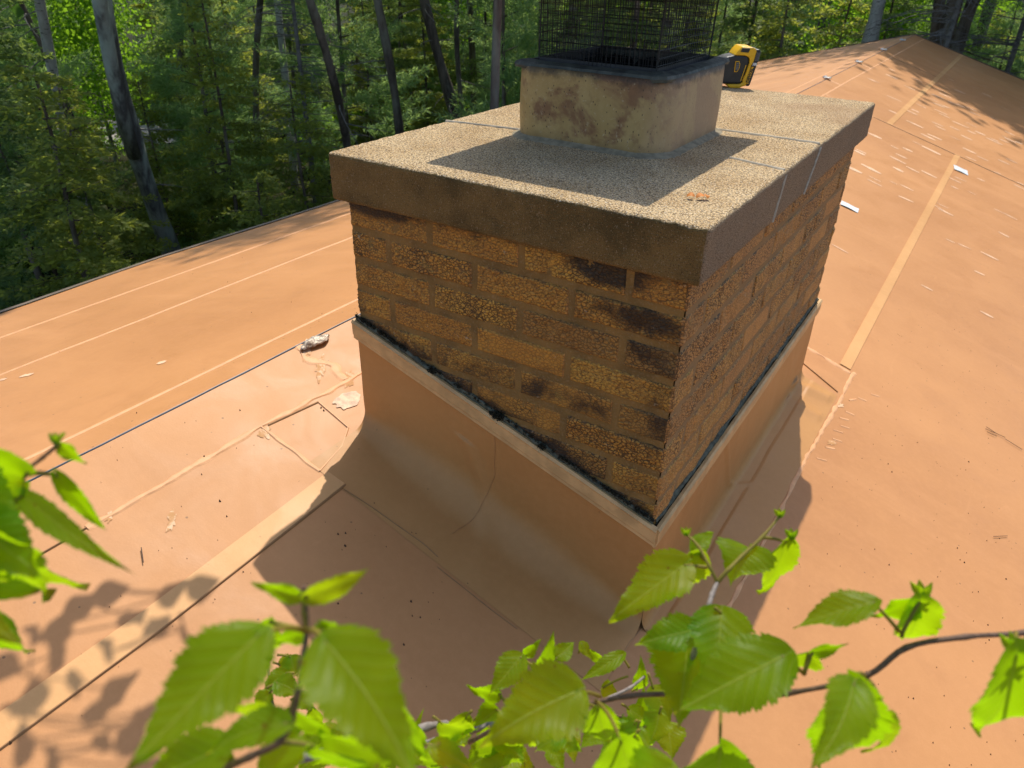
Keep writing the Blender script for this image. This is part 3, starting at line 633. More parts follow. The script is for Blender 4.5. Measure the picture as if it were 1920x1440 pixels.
# flashing skirt
WX0, WX1, WY0, WY1 = OV-E_+.010, A-OV+E_-.006, OV-E_+.010, B-OV+E_-.006
def wtop(x): return -.503 - S*(x-.018)
m = MB()
def fr_skirt(u, v):      # front: u along x, v 0 top .. 1 out on the roof
    x = WX0+(WX1-WX0)*u; zt = wtop(x); zb = zr(x)
    r = .03+.075*math.sin(math.pi*min(1, max(0, .08+.86*u)))**.8+.018*noise.noise(Vector((x*5, 0, 2)))
    if v < .5: t = v/.5; z = zt+(zb+.004+r-zt)*t; y = WY0
    elif v < .8:
        t = (v-.5)/.3*math.pi/2; z = zb+.004+r*(1-math.sin(t)); y = WY0-r*(1-math.cos(t))
    else: t = (v-.8)/.2; z = zb+.0012+.0028*(1-t**3); y = WY0-r-(.215-r+WY0+.0)*t
    wr = .006*math.exp(-((x-.46-.25*(v-.5))/.03)**2)*(v > .25)*min(1, (1-v)*4)
    z += und(x, y)*(v > .5)
    return (x + 0*wr, y-wr-.0025*noise.noise(Vector((x*7, z*9, 1)))*(v < .8), z+wr*.8)
m.grid(fr_skirt, 90, 60)
fa = m.build('flashing_skirt', MAT['flash'], chim, smooth=True, scale=U, label='tan membrane skirt curving out from the front of the chimney')
m = MB()
def rt_skirt(u, v):
    y = WY0+(WY1-WY0)*u; zt = wtop(WX1); r = .05+.01*noise.noise(Vector((0, y*4, 2))); n = np.array([1, 0])
    X1 = 1.145
    zb0 = zr(WX1+r)
    if v < .5: t = v/.5; z = zt+(zb0+r-zt)*t; x = WX1
    elif v < .8: t = (v-.5)/.3*math.pi/2; z = zb0+r*(1-math.sin(t)); x = WX1+r*(1-math.cos(t)); z = max(z, zr(x)+.002)
    else: t = (v-.8)/.2; x = WX1+r+(X1-WX1-r)*t; z = zr(x)+.0045*(1-t)+.0012
    wr = .010*math.exp(-((u-.93-.1*(v-.6))/.022)**2)*(v > .5)*(v < .97)+.007*math.exp(-((u-.86)/.02)**2)*(v > .6)*(v < .97)
    wr += .006*math.exp(-((u-.42-.2*(v-.5))/.006)**2)*(v < .8)
    z += und(x, y)*(v > .5)
    return (x+wr*(v < .6)+.002*noise.noise(Vector((y*7, z*9, 1)))*(v < .8), y, z+wr)
m.grid(rt_skirt, 130, 60)
m.build('flashing_skirt', MAT['flash'], chim, smooth=True, scale=U, label='tan membrane skirt along the right side of the chimney')
m = MB()
m.grid(lambda u, v: (WX0, WY1+(WY0-WY1)*u, wtop(WX0)+(zr(WX0)-wtop(WX0))*v), 10, 6)
m.grid(lambda u, v: (WX1+(WX0-WX1)*u, WY1, wtop(WX1+(WX0-WX1)*u)+(zr(WX1+(WX0-WX1)*u)-wtop(WX1+(WX0-WX1)*u))*v), 10, 6)
m.build('flashing_skirt', MAT['flash'], chim, smooth=True, scale=U)
# thin laps on the skirt
def line3(name, P, rad, mat, par):
    m = MB(); m.tube(P, rad, 5); return m.build(name, mat, par, scale=U)
def walk(fn, uv): return [np.array(fn(u, v))+np.array([0, -.0008, .0012]) for u, v in uv]
uvp = [(.50, .05+.8*t+.0*math.sin(t*9)) for t in np.linspace(0, 1, 22)]
uvp = [(.50-.10*max(0, v-.35)+.006*noise.noise(Vector((v*9, 1, 1))), v) for u, v in uvp]
line3('lap_line', walk(fr_skirt, uvp), .0005, MAT['seam_edge'], fa)
P = [on(x, y, .004+.0) for x, y in [(.15, -.215), (.24, -.205), (.33, -.20), (.42, -.195), (.47, -.20)]]
line3('lap_line', P, .0012, MAT['seam_edge'], fa)
P = [on(*tuple(rp(px, py)[:2]), .002) for px, py in [(820,1064),(870,1103),(920,1143),(970,1180)]]
line3('lap_line', P, .0011, MAT['seam_edge'], fa)
line3('lap_line', [on(*tuple(rp(px, py)[:2]), .003) for px, py in [(1205,1178),(1218,1187),(1235,1205),(1245,1225)]], .0018, MAT['seam_edge'], fa)
line3('lap_line', [on(*tuple(rp(px, py)[:2]), .003) for px, py in [(1205,1178),(1180,1205),(1160,1240)]], .0012, MAT['seam_edge'], fa)
# termination bar: front (sloped) and right (level), with sealant bead and moss
def bar(m, p0, p1, out, up, hgt, th, n=30):
    p0, p1, out, up = map(lambda q: np.array(q, float), (p0, p1, out, up)); b0 = len(m.v)
    prof = [(0, 0), (th*.75, -.001), (th*1.25, .006), (th, .012), (th, hgt*.72), (th*.75, hgt*.80), (th*.8, hgt*.95), (th*.55, hgt), (0, hgt)]
    for i in range(n+1):
        q = p0+(p1-p0)*i/n; j = .0010*noise.noise(Vector(q*8))
        for (o, h) in prof: m.v.append(tuple(q+out*(o+j)-up*h))
    k = len(prof)
    for i in range(n):
        for a in range(k-1): m.f.append((b0+i*k+a, b0+i*k+a+1, b0+(i+1)*k+a+1, b0+(i+1)*k+a)); m.m.append(0)
    m.f.append(tuple(b0+a for a in range(k))); m.m.append(0); m.f.append(tuple(b0+n*k+a for a in range(k))[::-1]); m.m.append(0)
zL = -.463; zf = lambda x: zL - S*(x-.0)
m = MB(); bar(m, (.0145, WY0+.001, zf(.018)), (WX1+.006, WY0+.001, zf(WX1)), (0, -1, 0), (0, 0, 1), .060, .0115)
tb = m.build('termination_bar', MAT['bar'], chim, scale=U, smooth=False, label='beige metal strip sloping down the front of the chimney')
m = MB(); bar(m, (WX1-.001, WY0-.006, zf(WX1)), (WX1-.001, WY1+.006, zf(WX1)), (1, 0, 0), (0, 0, 1), .060, .0115)
m.build('termination_bar', MAT['bar'], chim, scale=U, smooth=False, label='beige metal strip along the right side of the chimney')
m = MB(); bar(m, (WX0+.001, WY1, zf(WX0)), (WX0+.001, WY0, zf(WX0)), (-1, 0, 0), (0, 0, 1), .060, .0115); bar(m, (WX1, WY1-.001, zf(WX1)), (WX0, WY1-.001, zf(WX0)), (0, 1, 0), (0, 0, 1), .060, .0115)
m.build('termination_bar', MAT['bar'], chim, scale=U)
m = MB()
def sbead(u, v, front=True):
    a = v*math.pi; rr = .0085+.006*noise.noise(Vector((u*22, v*3, 4)))+.003*noise.noise(Vector((u*70, v*9, 2)))
    if front: x = .02+(WX1-.03)*u; return (x, OV+.003-rr*1.15*math.sin(a), zf(x)+.004+rr*math.cos(a)*1.1)
    y = WY0+.01+(WY1-WY0-.02)*u; return (A-OV-.003+rr*1.15*math.sin(a), y, zf(WX1)+.004+rr*math.cos(a)*1.1)
m.grid(sbead, 160, 10); m.grid(lambda u, v: sbead(u, v, False), 200, 10, flip=True)
bo = m.build('sealant_bead', MAT['joint_dark'], chim, smooth=True, scale=U, label='dark grey green sealant above the metal strip')
m = MB()                                         # moss clumps on the bead
def clump(c, s, n):
    for k in range(n):
        d = np.array([random.gauss(0, 1), random.gauss(0, .5), random.gauss(0, .7)])*s*.5; p = np.array(c)+d; q = random.uniform(.0022, .0045)
        v = [p+np.array([random.uniform(-q, q) for _ in range(3)]) for _ in range(4)]
        m.add(v, [(0, 1, 2), (0, 2, 3), (0, 3, 1), (1, 3, 2)])
for (x, s, n) in ((.295, .012, 160), (.510, .019, 420), (.648, .012, 170)): clump((x, OV-.010, zf(x)+.008), s, n)
for k in range(150):
    x = random.choice([random.uniform(.02, .2), random.uniform(.25, .97), random.uniform(.7, .97)]); clump((x, OV-.006, zf(x)+.014), .006, 9)
m.build('moss', MAT['moss'], bo, scale=U)
# ------------------------------------------------------------------ spark guard standing in the flue
cage = empty('spark_guard', (.48*U, .68*U, .15*U), label='black square wire mesh cage with a flat lid standing in the flue opening', cat='chimney cage')
m = MB()
def cagewires(x0, x1, y0, y1, z0, z1, fl, rad, sp, ph):
    cs = [(x0, y0), (x1, y0), (x1, y1), (x0, y1)]; cx, cy = (x0+x1)/2, (y0+y1)/2
    def pos(s_, z):
        s_ %= 4; k = int(s_); t = s_-k; a, b = cs[k], cs[(k+1) % 4]; x = a[0]+(b[0]-a[0])*t; y = a[1]+(b[1]-a[1])*t
        q = (z-z0)/(z1-z0); wob = .0028*noise.noise(Vector((s_*3+ph, z*20, ph))); g = 1+fl*q
        return np.array([cx+(x-cx)*g+wob, cy+(y-cy)*g+wob*.8, z+.002*noise.noise(Vector((s_*2.2+ph, z*8, 7)))])
    for k in range(4):
        L = math.dist(cs[k], cs[(k+1) % 4]); n = int(L/sp)
        for i in range(n):
            s_ = k+(i+ph*.1 % .4)/n+.006*noise.noise(Vector((k, i*.7, ph))); m.tube([pos(s_, z) for z in np.linspace(z0, z1, 6)], rad, 4, cap=False)
    for z in np.arange(z0+.004, z1, sp*1.45): m.tube([pos(s_, z) for s_ in np.linspace(0, 3.9999, 49)], rad, 4, cap=False)
cagewires(.312, .650, .50, .872, .150, .386, .03, .00068, .0122, 1.0)
cagewires(.316, .645, .504, .867, .150, .386, .015, .00068, .0150, 2.3)
for (x, y) in ((.312, .5), (.65, .5), (.65, .872), (.312, .872)): m.tube([(x, y, .15), (x*1.01, y, .386)], .0022, 5)
m.build('mesh_screen', MAT['wire'], cage, scale=U)
m = MB(); b_ = [(.312, .5), (.65, .5), (.65, .872), (.312, .872)]
for a, b in zip(b_, b_[1:]+b_[:1]):
    a3, b3 = np.array([*a, .19]), np.array([*b, .19]); d = (b3-a3)/2; L = np.linalg.norm(d); n = np.array([-d[1], d[0], 0])/L
    m.obox((a3+b3)/2, d*1.01, n*.0012, (0, 0, .012))
m.build('frame', MAT['lid'], cage, scale=U)
m = MB(); m.box((.19, .315, .386), (.770, 1.065, .394)); m.box((.192, .317, .37), (.1935, 1.063, .3858)); m.box((.7665, .317, .37), (.768, 1.063, .3858)); m.box((.1945, .317, .37), (.766, .3185, .3858)); m.box((.1945, 1.0615, .37), (.766, 1.063, .3858))
m.build('lid', MAT['lid'], cage, scale=U)
# small dead leaf on the cap
m = MB(); c = np.array([.909, .172, .004])
for (dx, dy, L, a) in ((-.012, -.004, .016, .3), (.006, .004, .020, .9), (.018, .010, .014, 2.0)):
    d = np.array([math.cos(a), math.sin(a), 0]); s = np.array([-d[1], d[0], 0])
    m.grid(lambda u, v: c+np.array([dx, dy, 0])+d*L*(u-.5)+s*(v-.5)*.013*math.sin(math.pi*(.08+.84*u))+np.array([0, 0, .005*math.sin(u*3)+.004*v]), 6, 3)
m.build('dead_leaf', MAT['leaf_dead'], scale=U, smooth=True, label='tiny curled orange-brown dead leaf on the front of the concrete cap', cat='dead leaf')
# ------------------------------------------------------------------ cordless drill lying on the back edge of the cap
O = ray_plane(1375, 165.2, (0, 0, 1), 0.0); dep = (O-CAM)@FW; k_ = dep/F
ex = np.array([math.cos(YAW), -math.sin(YAW), 0]); ey = np.array([math.sin(YAW), math.cos(YAW), 0]); ez = np.array([0, 0, 1.0])
drill = empty('cordless_drill', tuple(O*U), label='yellow and black cordless drill lying on the back edge of the concrete cap', cat='drill')
def prof(name, poly, y0, y1, mat, par=drill, bev=.004, **k):
    """extrude a side profile given as (right, up) pixels from the foot of the tool; y0..y1 is its depth in cap widths"""
    m = MB(); n = len(poly); pts = [O + ex*(px-1375)*k_*.82 + ez*(165.2-py)*k_*.865 for px, py in poly]
    m.v = [tuple(p+ey*y0) for p in pts]+[tuple(p+ey*y1) for p in pts]
    m.f = [tuple(range(n))[::-1], tuple(range(n, 2*n))]+[(i, (i+1) % n, n+(i+1) % n, n+i) for i in range(n)]; m.m = [0]*len(m.f)
    o = m.build(name, mat, par, scale=U, bevel=bev*U if bev else 0, **k)
    bm = bmesh.new(); bm.from_mesh(o.data); bmesh.ops.recalc_face_normals(bm, faces=bm.faces); bm.to_mesh(o.data); bm.free(); return o
prof('handle_base', [(1330,152),(1330,112),(1350,104),(1367,100),(1391,100.5),(1399,104),(1402.5,113),(1394,155),(1389,157.5),(1345,157.5)], .004, .095, MAT['black'], bev=.008)
prof('grip', [(1262,150),(1262,120),(1340,108),(1340,156)], .03, .08, MAT['black'], bev=.012)
prof('motor_housing', [(1215,163),(1215,126),(1262,122),(1268,160)], .02, .09, MAT['yellow'], bev=.012)
prof('chuck', [(1200,150),(1200,134),(1215,130),(1215,156)], .05, .10, MAT['black'], bev=.006)
yh = prof('base_housing', [(1366,100),(1373,90),(1380,83),(1404,84),(1412,87),(1414,91),(1405.5,150),(1402,160.5),(1394,162),(1389,165),(1366,165),(1361,161),(1361,158),(1389,157),(1393.5,154),(1402.5,113),(1400,104),(1391,100)], -.002, .100, MAT['yellow'], bev=.005)
bt = prof('battery_pack', [(1411,88),(1420,87.5),(1424.5,91),(1422,108),(1412,158),(1409,161),(1403,161),(1405,151),(1410.5,112),(1412.5,97)], .0, .098, MAT['black'], bev=.005)
for i in range(8):
    z = 94+i*2.1; prof('vent_rib', [(1414-.18*i,z),(1422.5-.2*i,z),(1422.5-.2*i,z+.9),(1414-.18*i,z+.9)], -.0035, .004, MAT['grey'], bt, 0)
prof('name_plate', [(1408.3,121),(1413,121),(1407.2,155),(1402.6,155)], -.0045, .004, MAT['yellow'], bt, .0008)
prof('badge', [(1409,113.5),(1417,113.5),(1416,119.5),(1408,119.5)], -.0042, .004, MAT['grey'], bt, .0008)
vt = prof('vent', [(1377.5,93.0),(1380.5,85.5),(1398.5,86.2),(1395.5,94)], -.0045, .02, MAT['black'], yh, .001)
prof('speed_dial', [(1370.3,111.5),(1379,111.2),(1382,117),(1381.5,125),(1378,132.5),(1371,133)], -.0002, .02, MAT['yellow'], bev=.001)
dl = prof('dial_recess', [(1371.6,112.8),(1378,112.8),(1380.4,118),(1380,125),(1377,131),(1372.4,131.4)], -.0018, .02, MAT['black'], bev=.0005)
for i in range(4): prof('dial_rib', [(1372.6,114.5+i*3.6),(1378.8,114.5+i*3.6),(1379,116.6+i*3.6),(1372.6,116.6+i*3.6)], -.004, .01, MAT['grey'], dl, 0)
prof('trim_line', [(1395,118.5),(1396.3,118.6),(1390,151),(1388.6,151)], .0015, .01, MAT['yellow'], bev=0)
prof('trim_line', [(1395.5,140),(1397.2,140),(1395,150),(1393.2,150)], .0015, .01, MAT['yellow'], bev=0)
def lettering(txt, p, size_px, ang, mat, par, depth):
    cu = bpy.data.curves.new('lettering', 'FONT'); cu.body = txt; cu.size = size_px*k_; cu.extrude = .0006; cu.offset = .0006; cu.align_x = 'LEFT'
    t = bpy.data.objects.new('lettering_source', cu); me = bpy.data.meshes.new_from_object(t); bpy.data.objects.remove(t); bpy.data.curves.remove(cu)
    d = ex*math.cos(ang)+ez*math.sin(ang); s = -ex*math.sin(ang)+ez*math.cos(ang); o0 = O+ex*(p[0]-1375)*k_*.82+ez*(165.2-p[1])*k_*.865+ey*depth
    org = np.array(parent_world(par))
    for v in me.vertices: v.co = Vector(((o0+d*v.co.x+s*v.co.y-ey*v.co.z)*U-org).tolist())
    me.materials.clear(); me.materials.append(mat); o = bpy.data.objects.new('lettering', me); col.objects.link(o); o.parent = par; return o
lettering('DEWALT', (1407.0, 153.5), 7.6, R_(80.5), MAT['black'], bt, -.0052)
lettering('XR', (1409.3, 118.6), 5.6, 0, MAT['white'], bt, -.0050)
# ------------------------------------------------------------------ birch branches in the foreground
def leaf_mesh(P0, P1, N, wd, par, fold=.18, curl=.12, twist=0., nu=26, nv=5, seed=0):
    """one serrated birch leaf from its stalk end P0 to its tip P1, upper face towards N, in cap widths"""
    r = random.Random(seed); ax = P1-P0; L = np.linalg.norm(ax); ax = ax/L; N = N-(N@ax)*ax; N /= np.linalg.norm(N); W = np.cross(N, ax)
    m = MB(); uv = []; k1, k2 = r.uniform(-1, 1), r.uniform(-1, 1); bend = r.uniform(-.05, .05); cs_ = r.uniform(.6, 1.9)
    nu = 48 if L > .04 else 30; NT_ = 9
    for j in range(nu*2+1):
        t = j/(nu*2); tt = max(t, 0)
        q_ = (t-.28)/.72; f = (math.sin(min(1, t/.28)*math.pi/2)**.55 if t < .28 else (math.cos(min(1, q_*1.02)*math.pi/2)**1.25*(1-.10*math.sin(math.pi*q_))+.02*(1-q_)))
        f = max(f, 0) if t < 1 else 0
        ph = (t*NT_) % 1.0; saw = 1+(.12*(ph-.45)+.13*(((t*NT_*3) % 1.0)-.5))*(t > .07)*(t < .97)
        for i in range(-nv, nv+1):
            v = i/nv; sh = -.10*abs(v)**1.5*(t < .3)*(1-t/.3)              # rounded shoulders
            e = saw if abs(i) == nv else 1
            x = (t+sh+.012*(abs(i) == nv)*(ph-.5))*L; y = v*f*wd*.5*e+bend*L*math.sin(math.pi*t)
            z = fold*abs(y)*(1-.3*t) - curl*L*(t*t+1.2*max(0, t-.6)**2)*cs_  + .075*wd*math.sin(t*8+k1*3+v*2)*abs(v)**1.5 + .03*wd*math.sin(t*17+k2*5-v*3)*v*v + .05*wd*k2*v*t + .0035*wd*math.cos((t*8.5-abs(v)*2.6)*2*math.pi)*abs(v)
            q = P0+ax*x+W*y+N*z; m.v.append(tuple(q)); uv.append((t, v*f))
    n = 2*nv+1
    for j in range(nu*2):
        for i in range(n-1): m.f.append((j*n+i, j*n+i+1, (j+1)*n+i+1, (j+1)*n+i)); m.m.append(0)
    m.uv = uv; return m.build('leaf', MAT['birch_leaf'], par, smooth=True, scale=U)
TIP = {}
def leafpx(par, bx, by, tx, ty, wpx, d, a=35, pet=None, pd=0, fold=.28, curl=.16, seed=None, lean=0):
    """a leaf whose face leans back by a degrees (negative: seen from below)"""
    seed = seed if seed is not None else int(bx*7+by); a = R_(a)
    N = -FW*math.cos(a)+UP*math.sin(a)+RT*math.sin(R_(lean)); N /= np.linalg.norm(N)
    P0 = P3(bx, by, d); dr = FW+RT*(tx-960)/F-UP*(ty-720)/F; den = N@dr
    s = (N@(P0-CAM))/den if abs(den) > .25 else d; s = min(max(s, d*.72), d*1.35); P1 = CAM+dr*s
    ax = (P1-P0)/np.linalg.norm(P1-P0); W = np.cross(N, ax); W /= np.linalg.norm(W)
    app = math.hypot(W@RT, W@UP); wd = .84*wpx*d/F/max(app, .7)
    if a < 0: N = -N; 
    o = leaf_mesh(P0, P1, N if a >= 0 else -N, wd, par, fold, curl, seed=seed)
    if pet is not None:
        Q = P3(pet[0], pet[1], d+pd); mid = (P0+Q)/2+UP*.15*np.linalg.norm(P0-Q)*(.6 if by > pet[1] else .2)
        m = MB(); pts = [Q*(1-t)**2+2*mid*t*(1-t)+P0*t*t for t in np.linspace(0, 1, 7)]; m.tube(pts, [.0016-.0005*t for t in np.linspace(0, 1, 7)], 6)
        m.build('leaf_stalk', MAT['petiole'], par, smooth=True, scale=U)
    return o
def twig(par, pts, r0, r1, mat=None, name='twig'):
    P = [P3(*p) for p in pts]; Q = []
    for i in range(len(P)-1):      # catmull-rom
        a, b, c, d = P[max(i-1, 0)], P[i], P[i+1], P[min(i+2, len(P)-1)]
        for t in np.linspace(0, 1, 6)[:-1]: Q.append(.5*((2*b)+(-a+c)*t+(2*a-5*b+4*c-d)*t*t+(-a+3*b-3*c+d)*t**3))
    Q.append(P[-1]); n = len(Q)
    rad = [(r0+(r1-r0)*i/(n-1))*(1+.22*noise.noise(Vector(q*45))+(.25 if i % 5 == 0 and 0 < i < n-1 else 0)) for i, q in enumerate(Q)]
    m = MB(); m.tube(Q, rad, 8); return m.build(name, mat or MAT['twig'], par, smooth=True, scale=U)
def bud(par, px, py, d, s, up=1):
    m = MB(); c = P3(px, py, d); s *= .62
    for k in range(5):
        a = k*1.3; dr = UP*up+.7*(RT*math.cos(a)+FW*math.sin(a)); dr /= np.linalg.norm(dr); sd = np.cross(dr, FW+.3*RT); sd /= np.linalg.norm(sd); nn = np.cross(dr, sd)
        m.grid(lambda u, v: c+dr*s*u+sd*s*.42*math.sin(math.pi*min(1, .12+.9*u))*(v-.5)+nn*s*.25*((v-.5)**2*3-u*u*.5), 6, 4)
    m.build('leaf_bud', MAT['birch_leaf'], par, smooth=True, scale=U)
def branch_thing(px, py, d, label): return empty('birch_branch', tuple(P3(px, py, d)*U), label=label, cat='branch', group='birch branches reaching over the roof')
# right branch
b1 = branch_thing(1920, 1185, .52, 'long thin birch branch with sunlit green leaves crossing the lower right corner')
twig(b1, [(2060,1160,.55),(1920,1186,.54),(1810,1194,.53),(1700,1214,.53),(1622,1268,.53),(1480,1299,.55),(1380,1308,.57),(1290,1302,.58),(1180,1305,.60),(1060,1330,.62),(960,1352,.66),(880,1392,.70)], .0019, .0021)
twig(b1, [(1345,1092,.60),(1335,1115,.59),(1326,1146,.58),(1300,1230,.58),(1285,1302,.58)], .0017, .0021, MAT['twig_grey'])
twig(b1, [(1345,1092,.60),(1366,1068,.60),(1390,1044,.61),(1431,1005,.62),(1462,968,.63)], .0019, .0011, MAT['petiole'])
twig(b1, [(1345,1092,.60),(1330,1062,.60),(1310,1025,.61),(1288,1002,.62)], .0016, .0010, MAT['petiole'])
bud(b1, 1462, 970, .63, .014); bud(b1, 1286, 1004, .62, .013); bud(b1, 1484, 1010, .63, .016)
leafpx(b1, 1283, 1060, 1139, 1146, 88, .61, 48, (1326,1064), .0, lean=-8)
leafpx(b1, 1312, 1040, 1238, 1128, 78, .64, -25, (1322,1050), .0)
leafpx(b1, 1403, 1028, 1376, 1080, 118, .62, 52, (1396,1040), 0)
leafpx(b1, 1300, 1035, 1345, 990, 40, .64, 30)
leafpx(b1, 1474, 1016, 1440, 1142, 76, .63, -30, (1430,1008), 0, lean=12)
leafpx(b1, 1352, 1150, 1330, 1300, 130, .575, 45, (1340,1140), 0)
leafpx(b1, 1300, 1182, 1192, 1205, 70, .575, 40)
leafpx(b1, 1290, 1190, 1268, 1352, 150, .59, 38, lean=-14)
leafpx(b1, 1466, 1231, 1262, 1330, 118, .50, 46, (1508,1264), .03, lean=-10, curl=.06)
leafpx(b1, 1516, 1224, 1472, 1262, 88, .53, -35, (1508,1264), .0)
leafpx(b1, 1524, 1222, 1595, 1212, 34, .52, -20, (1508,1262), .0)
leafpx(b1, 1637, 1130, 1485, 1168, 62, .50, 55, (1685,1183), .02, lean=-20)
leafpx(b1, 1716, 1124, 1640, 1170, 72, .52, -28, (1702,1148), .0)
leafpx(b1, 1724, 1128, 1716, 1245, 112, .515, -32, (1690,1190), .0)
bud(b1, 1728, 1120, .52, .021); twig(b1, [(1690,1196,.53),(1700,1165,.53),(1726,1122,.52)], .0014, .001, MAT['petiole'])
leafpx(b1, 1590, 1290, 1556, 1500, 178, .44, -30, (1622,1268), .09)
leafpx(b1, 1600, 1285, 1548, 1430, 118, .425, 45, (1618,1272), .1, lean=20)
leafpx(b1, 1664, 1343, 1660, 1455, 62, .47, -22, (1630,1276), .05, lean=25)
leafpx(b1, 1905, 1228, 1872, 1440, 186, .43, -26, (1905,1188), .08)
bud(b1, 1902, 1226, .44, .022)
leafpx(b1, 1350, 1402, 1330, 1520, 160, .48, -30, (1352,1322), .08)
leafpx(b1, 1165, 1390, 1215, 1500, 150, .48, -32, (1117,1314), .1)
leafpx(b1, 1258, 1440, 1170, 1530, 130, .47, 40)
leafpx(b1, 1122, 1330, 1150, 1412, 84, .58, -28, (1100,1322), .03)
leafpx(b1, 1081, 1298, 905, 1386, 142, .50, 42, (1125,1306), .08, lean=8)
# branch low in the centre
b2 = branch_thing(830, 1380, .75, 'low birch branch with many small green leaves at the bottom centre')
twig(b2, [(480,1475,.60),(545,1430,.62),(612,1410,.64),(700,1390,.68),(800,1363,.72),(835,1358,.74),(866,1374,.75),(915,1362,.73),(1000,1345,.72),(1053,1333,.72)], .0045, .0026, MAT['twig_grey'])
twig(b2, [(866,1376,.75),(848,1392,.75),(815,1388,.76),(775,1400,.76)], .0028, .0020, MAT['twig_grey'])
twig(b2, [(1060,1332,.72),(1130,1336,.76),(1190,1352,.80),(1235,1366,.82)], .0020, .0013, MAT['twig'])
twig(b2, [(1110,1322,.74),(1180,1290,.80),(1215,1262,.84)], .0020, .0012, MAT['twig_grey'])
S2_ = [(975,1232,916,1300,64,.74,40,(1000,1250)),(985,1228,1016,1206,30,.76,-20,(985,1240)),(1015,1255,1040,1196,38,.74,-30,(1020,1280)),(1044,1232,1078,1200,40,.75,30,(1040,1260)),
 (935,1300,873,1302,52,.74,-25,(950,1320)),(930,1330,885,1362,56,.76,20,(945,1340)),(1020,1330,1002,1445,50,.74,-30,(1020,1322)),(1045,1335,1050,1418,40,.76,-25,(1050,1322)),
 (812,1396,892,1440,50,.70,35,(790,1396)),(920,1372,985,1455,100,.70,-30,(915,1362)),(935,1395,870,1440,70,.72,30,(930,1372)),(1165,1228,1086,1274,32,.86,42,(1180,1252)),(1130,1290,1160,1300,36,.86,35,(1178,1268)),
 (1196,1290,1204,1244,34,.84,-30,(1184,1296)),(1225,1292,1262,1356,66,.80,38,(1215,1262)),(1200,1345,1212,1300,36,.82,-25,(1205,1352)),(1252,1358,1262,1422,74,.84,45,(1236,1352)),(1180,1330,1225,1360,34,.8,40,(1165,1320)),
 (1185,1372,1215,1395,44,.82,20,(1180,1352)),(1090,1205,1110,1236,24,.88,30,(1085,1225)),(770,1392,795,1325,16,.8,20,(775,1402)),(1130,1240,1098,1215,24,.9,-20,(1150,1258)),
 (526,1248,566,1236,34,.86,40,(512,1242)),(545,1232,556,1268,44,.86,35,(520,1228)),(490,1256,468,1284,30,.86,-20,(506,1244)),(500,1230,470,1208,18,.88,-15,(503,1240)),(536,1262,490,1296,40,.80,42,(552,1262)),(520,1280,562,1302,44,.78,40,(500,1290)),
 (556,1306,590,1328,36,.8,30,(545,1312)),(585,1330,604,1362,34,.8,-25,(575,1330)),(540,1396,575,1420,44,.72,40,(530,1405)),(590,1410,640,1438,50,.70,-30,(580,1418)),(650,1400,700,1440,60,.70,35,(640,1404)),(720,1388,740,1450,50,.7,30,(712,1390)),(505,1300,470,1340,44,.78,35,(515,1290)),(600,1372,560,1400,40,.74,36,(606,1404)),(960,1352,1000,1385,46,.72,28,(955,1350))]
r5 = random.Random(11)
for k in range(34):
    x_ = r5.uniform(610, 1260); y_ = 1372+20*math.sin(x_*.02)+r5.uniform(-20, 50)-(x_-800)*.05; a_ = r5.uniform(0, 6.28); l_ = r5.uniform(50, 95)
    S2_.append((x_, y_, x_+l_*math.cos(a_), y_+l_*(.35+.6*abs(math.sin(a_))), r5.uniform(40, 72), r5.uniform(.66, .84), r5.choice([-30, -25, 35, 42, 48]), (x_-18*math.cos(a_), y_-14)))
for (a1, a2, a3, a4, w1, d1, an, pt) in S2_: leafpx(b2, a1, a2, a3, a4, w1, d1, an, pt, 0)
twig(b2, [(545,1430,.64),(520,1350,.74),(506,1290,.80),(504,1240,.86)], .0020, .0010, MAT['twig'])
twig(b2, [(506,1290,.80),(560,1262,.82),(575,1240,.84)], .0012, .0008, MAT['petiole'])
bud(b2, 504, 1242, .86, .014)
# close centre-left sprig
b3 = branch_thing(560, 1300, .36, 'close blurred birch sprig with large bright green leaves at the bottom left of centre')
twig(b3, [(570,1098,.37),(574,1140,.37),(576,1185,.37),(566,1240,.365),(560,1290,.36),(546,1350,.36),(523,1392,.36),(470,1418,.37),(400,1450,.38),(330,1480,.40)], .0011, .0020, MAT['twig'])
twig(b3, [(569,1112,.37),(571,1150,.37),(575,1190,.37)], .0016, .0014, MAT['petiole'], 'leaf_stalk')
leafpx(b3, 481, 1194, 226, 1445, 176, .315, 42, (572,1182), .055, lean=14, curl=.05)
leafpx(b3, 612, 1206, 782, 1470, 182, .325, 46, (576,1182), .045, lean=-12, curl=.04)
leafpx(b3, 640, 1200, 800, 1470, 90, .36, -30, (600,1182), .0)
leafpx(b3, 563, 1118, 470, 1093, 46, .37, -18, (570,1110), 0, curl=.02)
leafpx(b3, 577, 1120, 693, 1066, 56, .365, -22, (571,1112), 0, curl=.02)
leafpx(b3, 505, 1165, 494, 1245, 66, .40, -30, (560,1180), .0)
leafpx(b3, 570, 1185, 505, 1218, 44, .39, -25, None, 0)
leafpx(b3, 542, 1340, 392, 1350, 92, .38, -35, (556,1300), 0)
leafpx(b3, 535, 1357, 376, 1398, 66, .345, 50, (546,1350), .02)
leafpx(b3, 547, 1330, 630, 1395, 60, .39, -35, None, 0)
leafpx(b3, 590, 1400, 708, 1460, 74, .37, -38, (523,1392), 0)
leafpx(b3, 430, 1425, 330, 1450, 80, .38, 30, (440,1428), 0)
leafpx(b3, 420, 1400, 240, 1470, 110, .37, 30, None, 0)
leafpx(b3, 560, 1380, 470, 1470, 100, .38, 36, None, 0)
leafpx(b3, 620, 1380, 820, 1460, 110, .40, -32, None, 0)
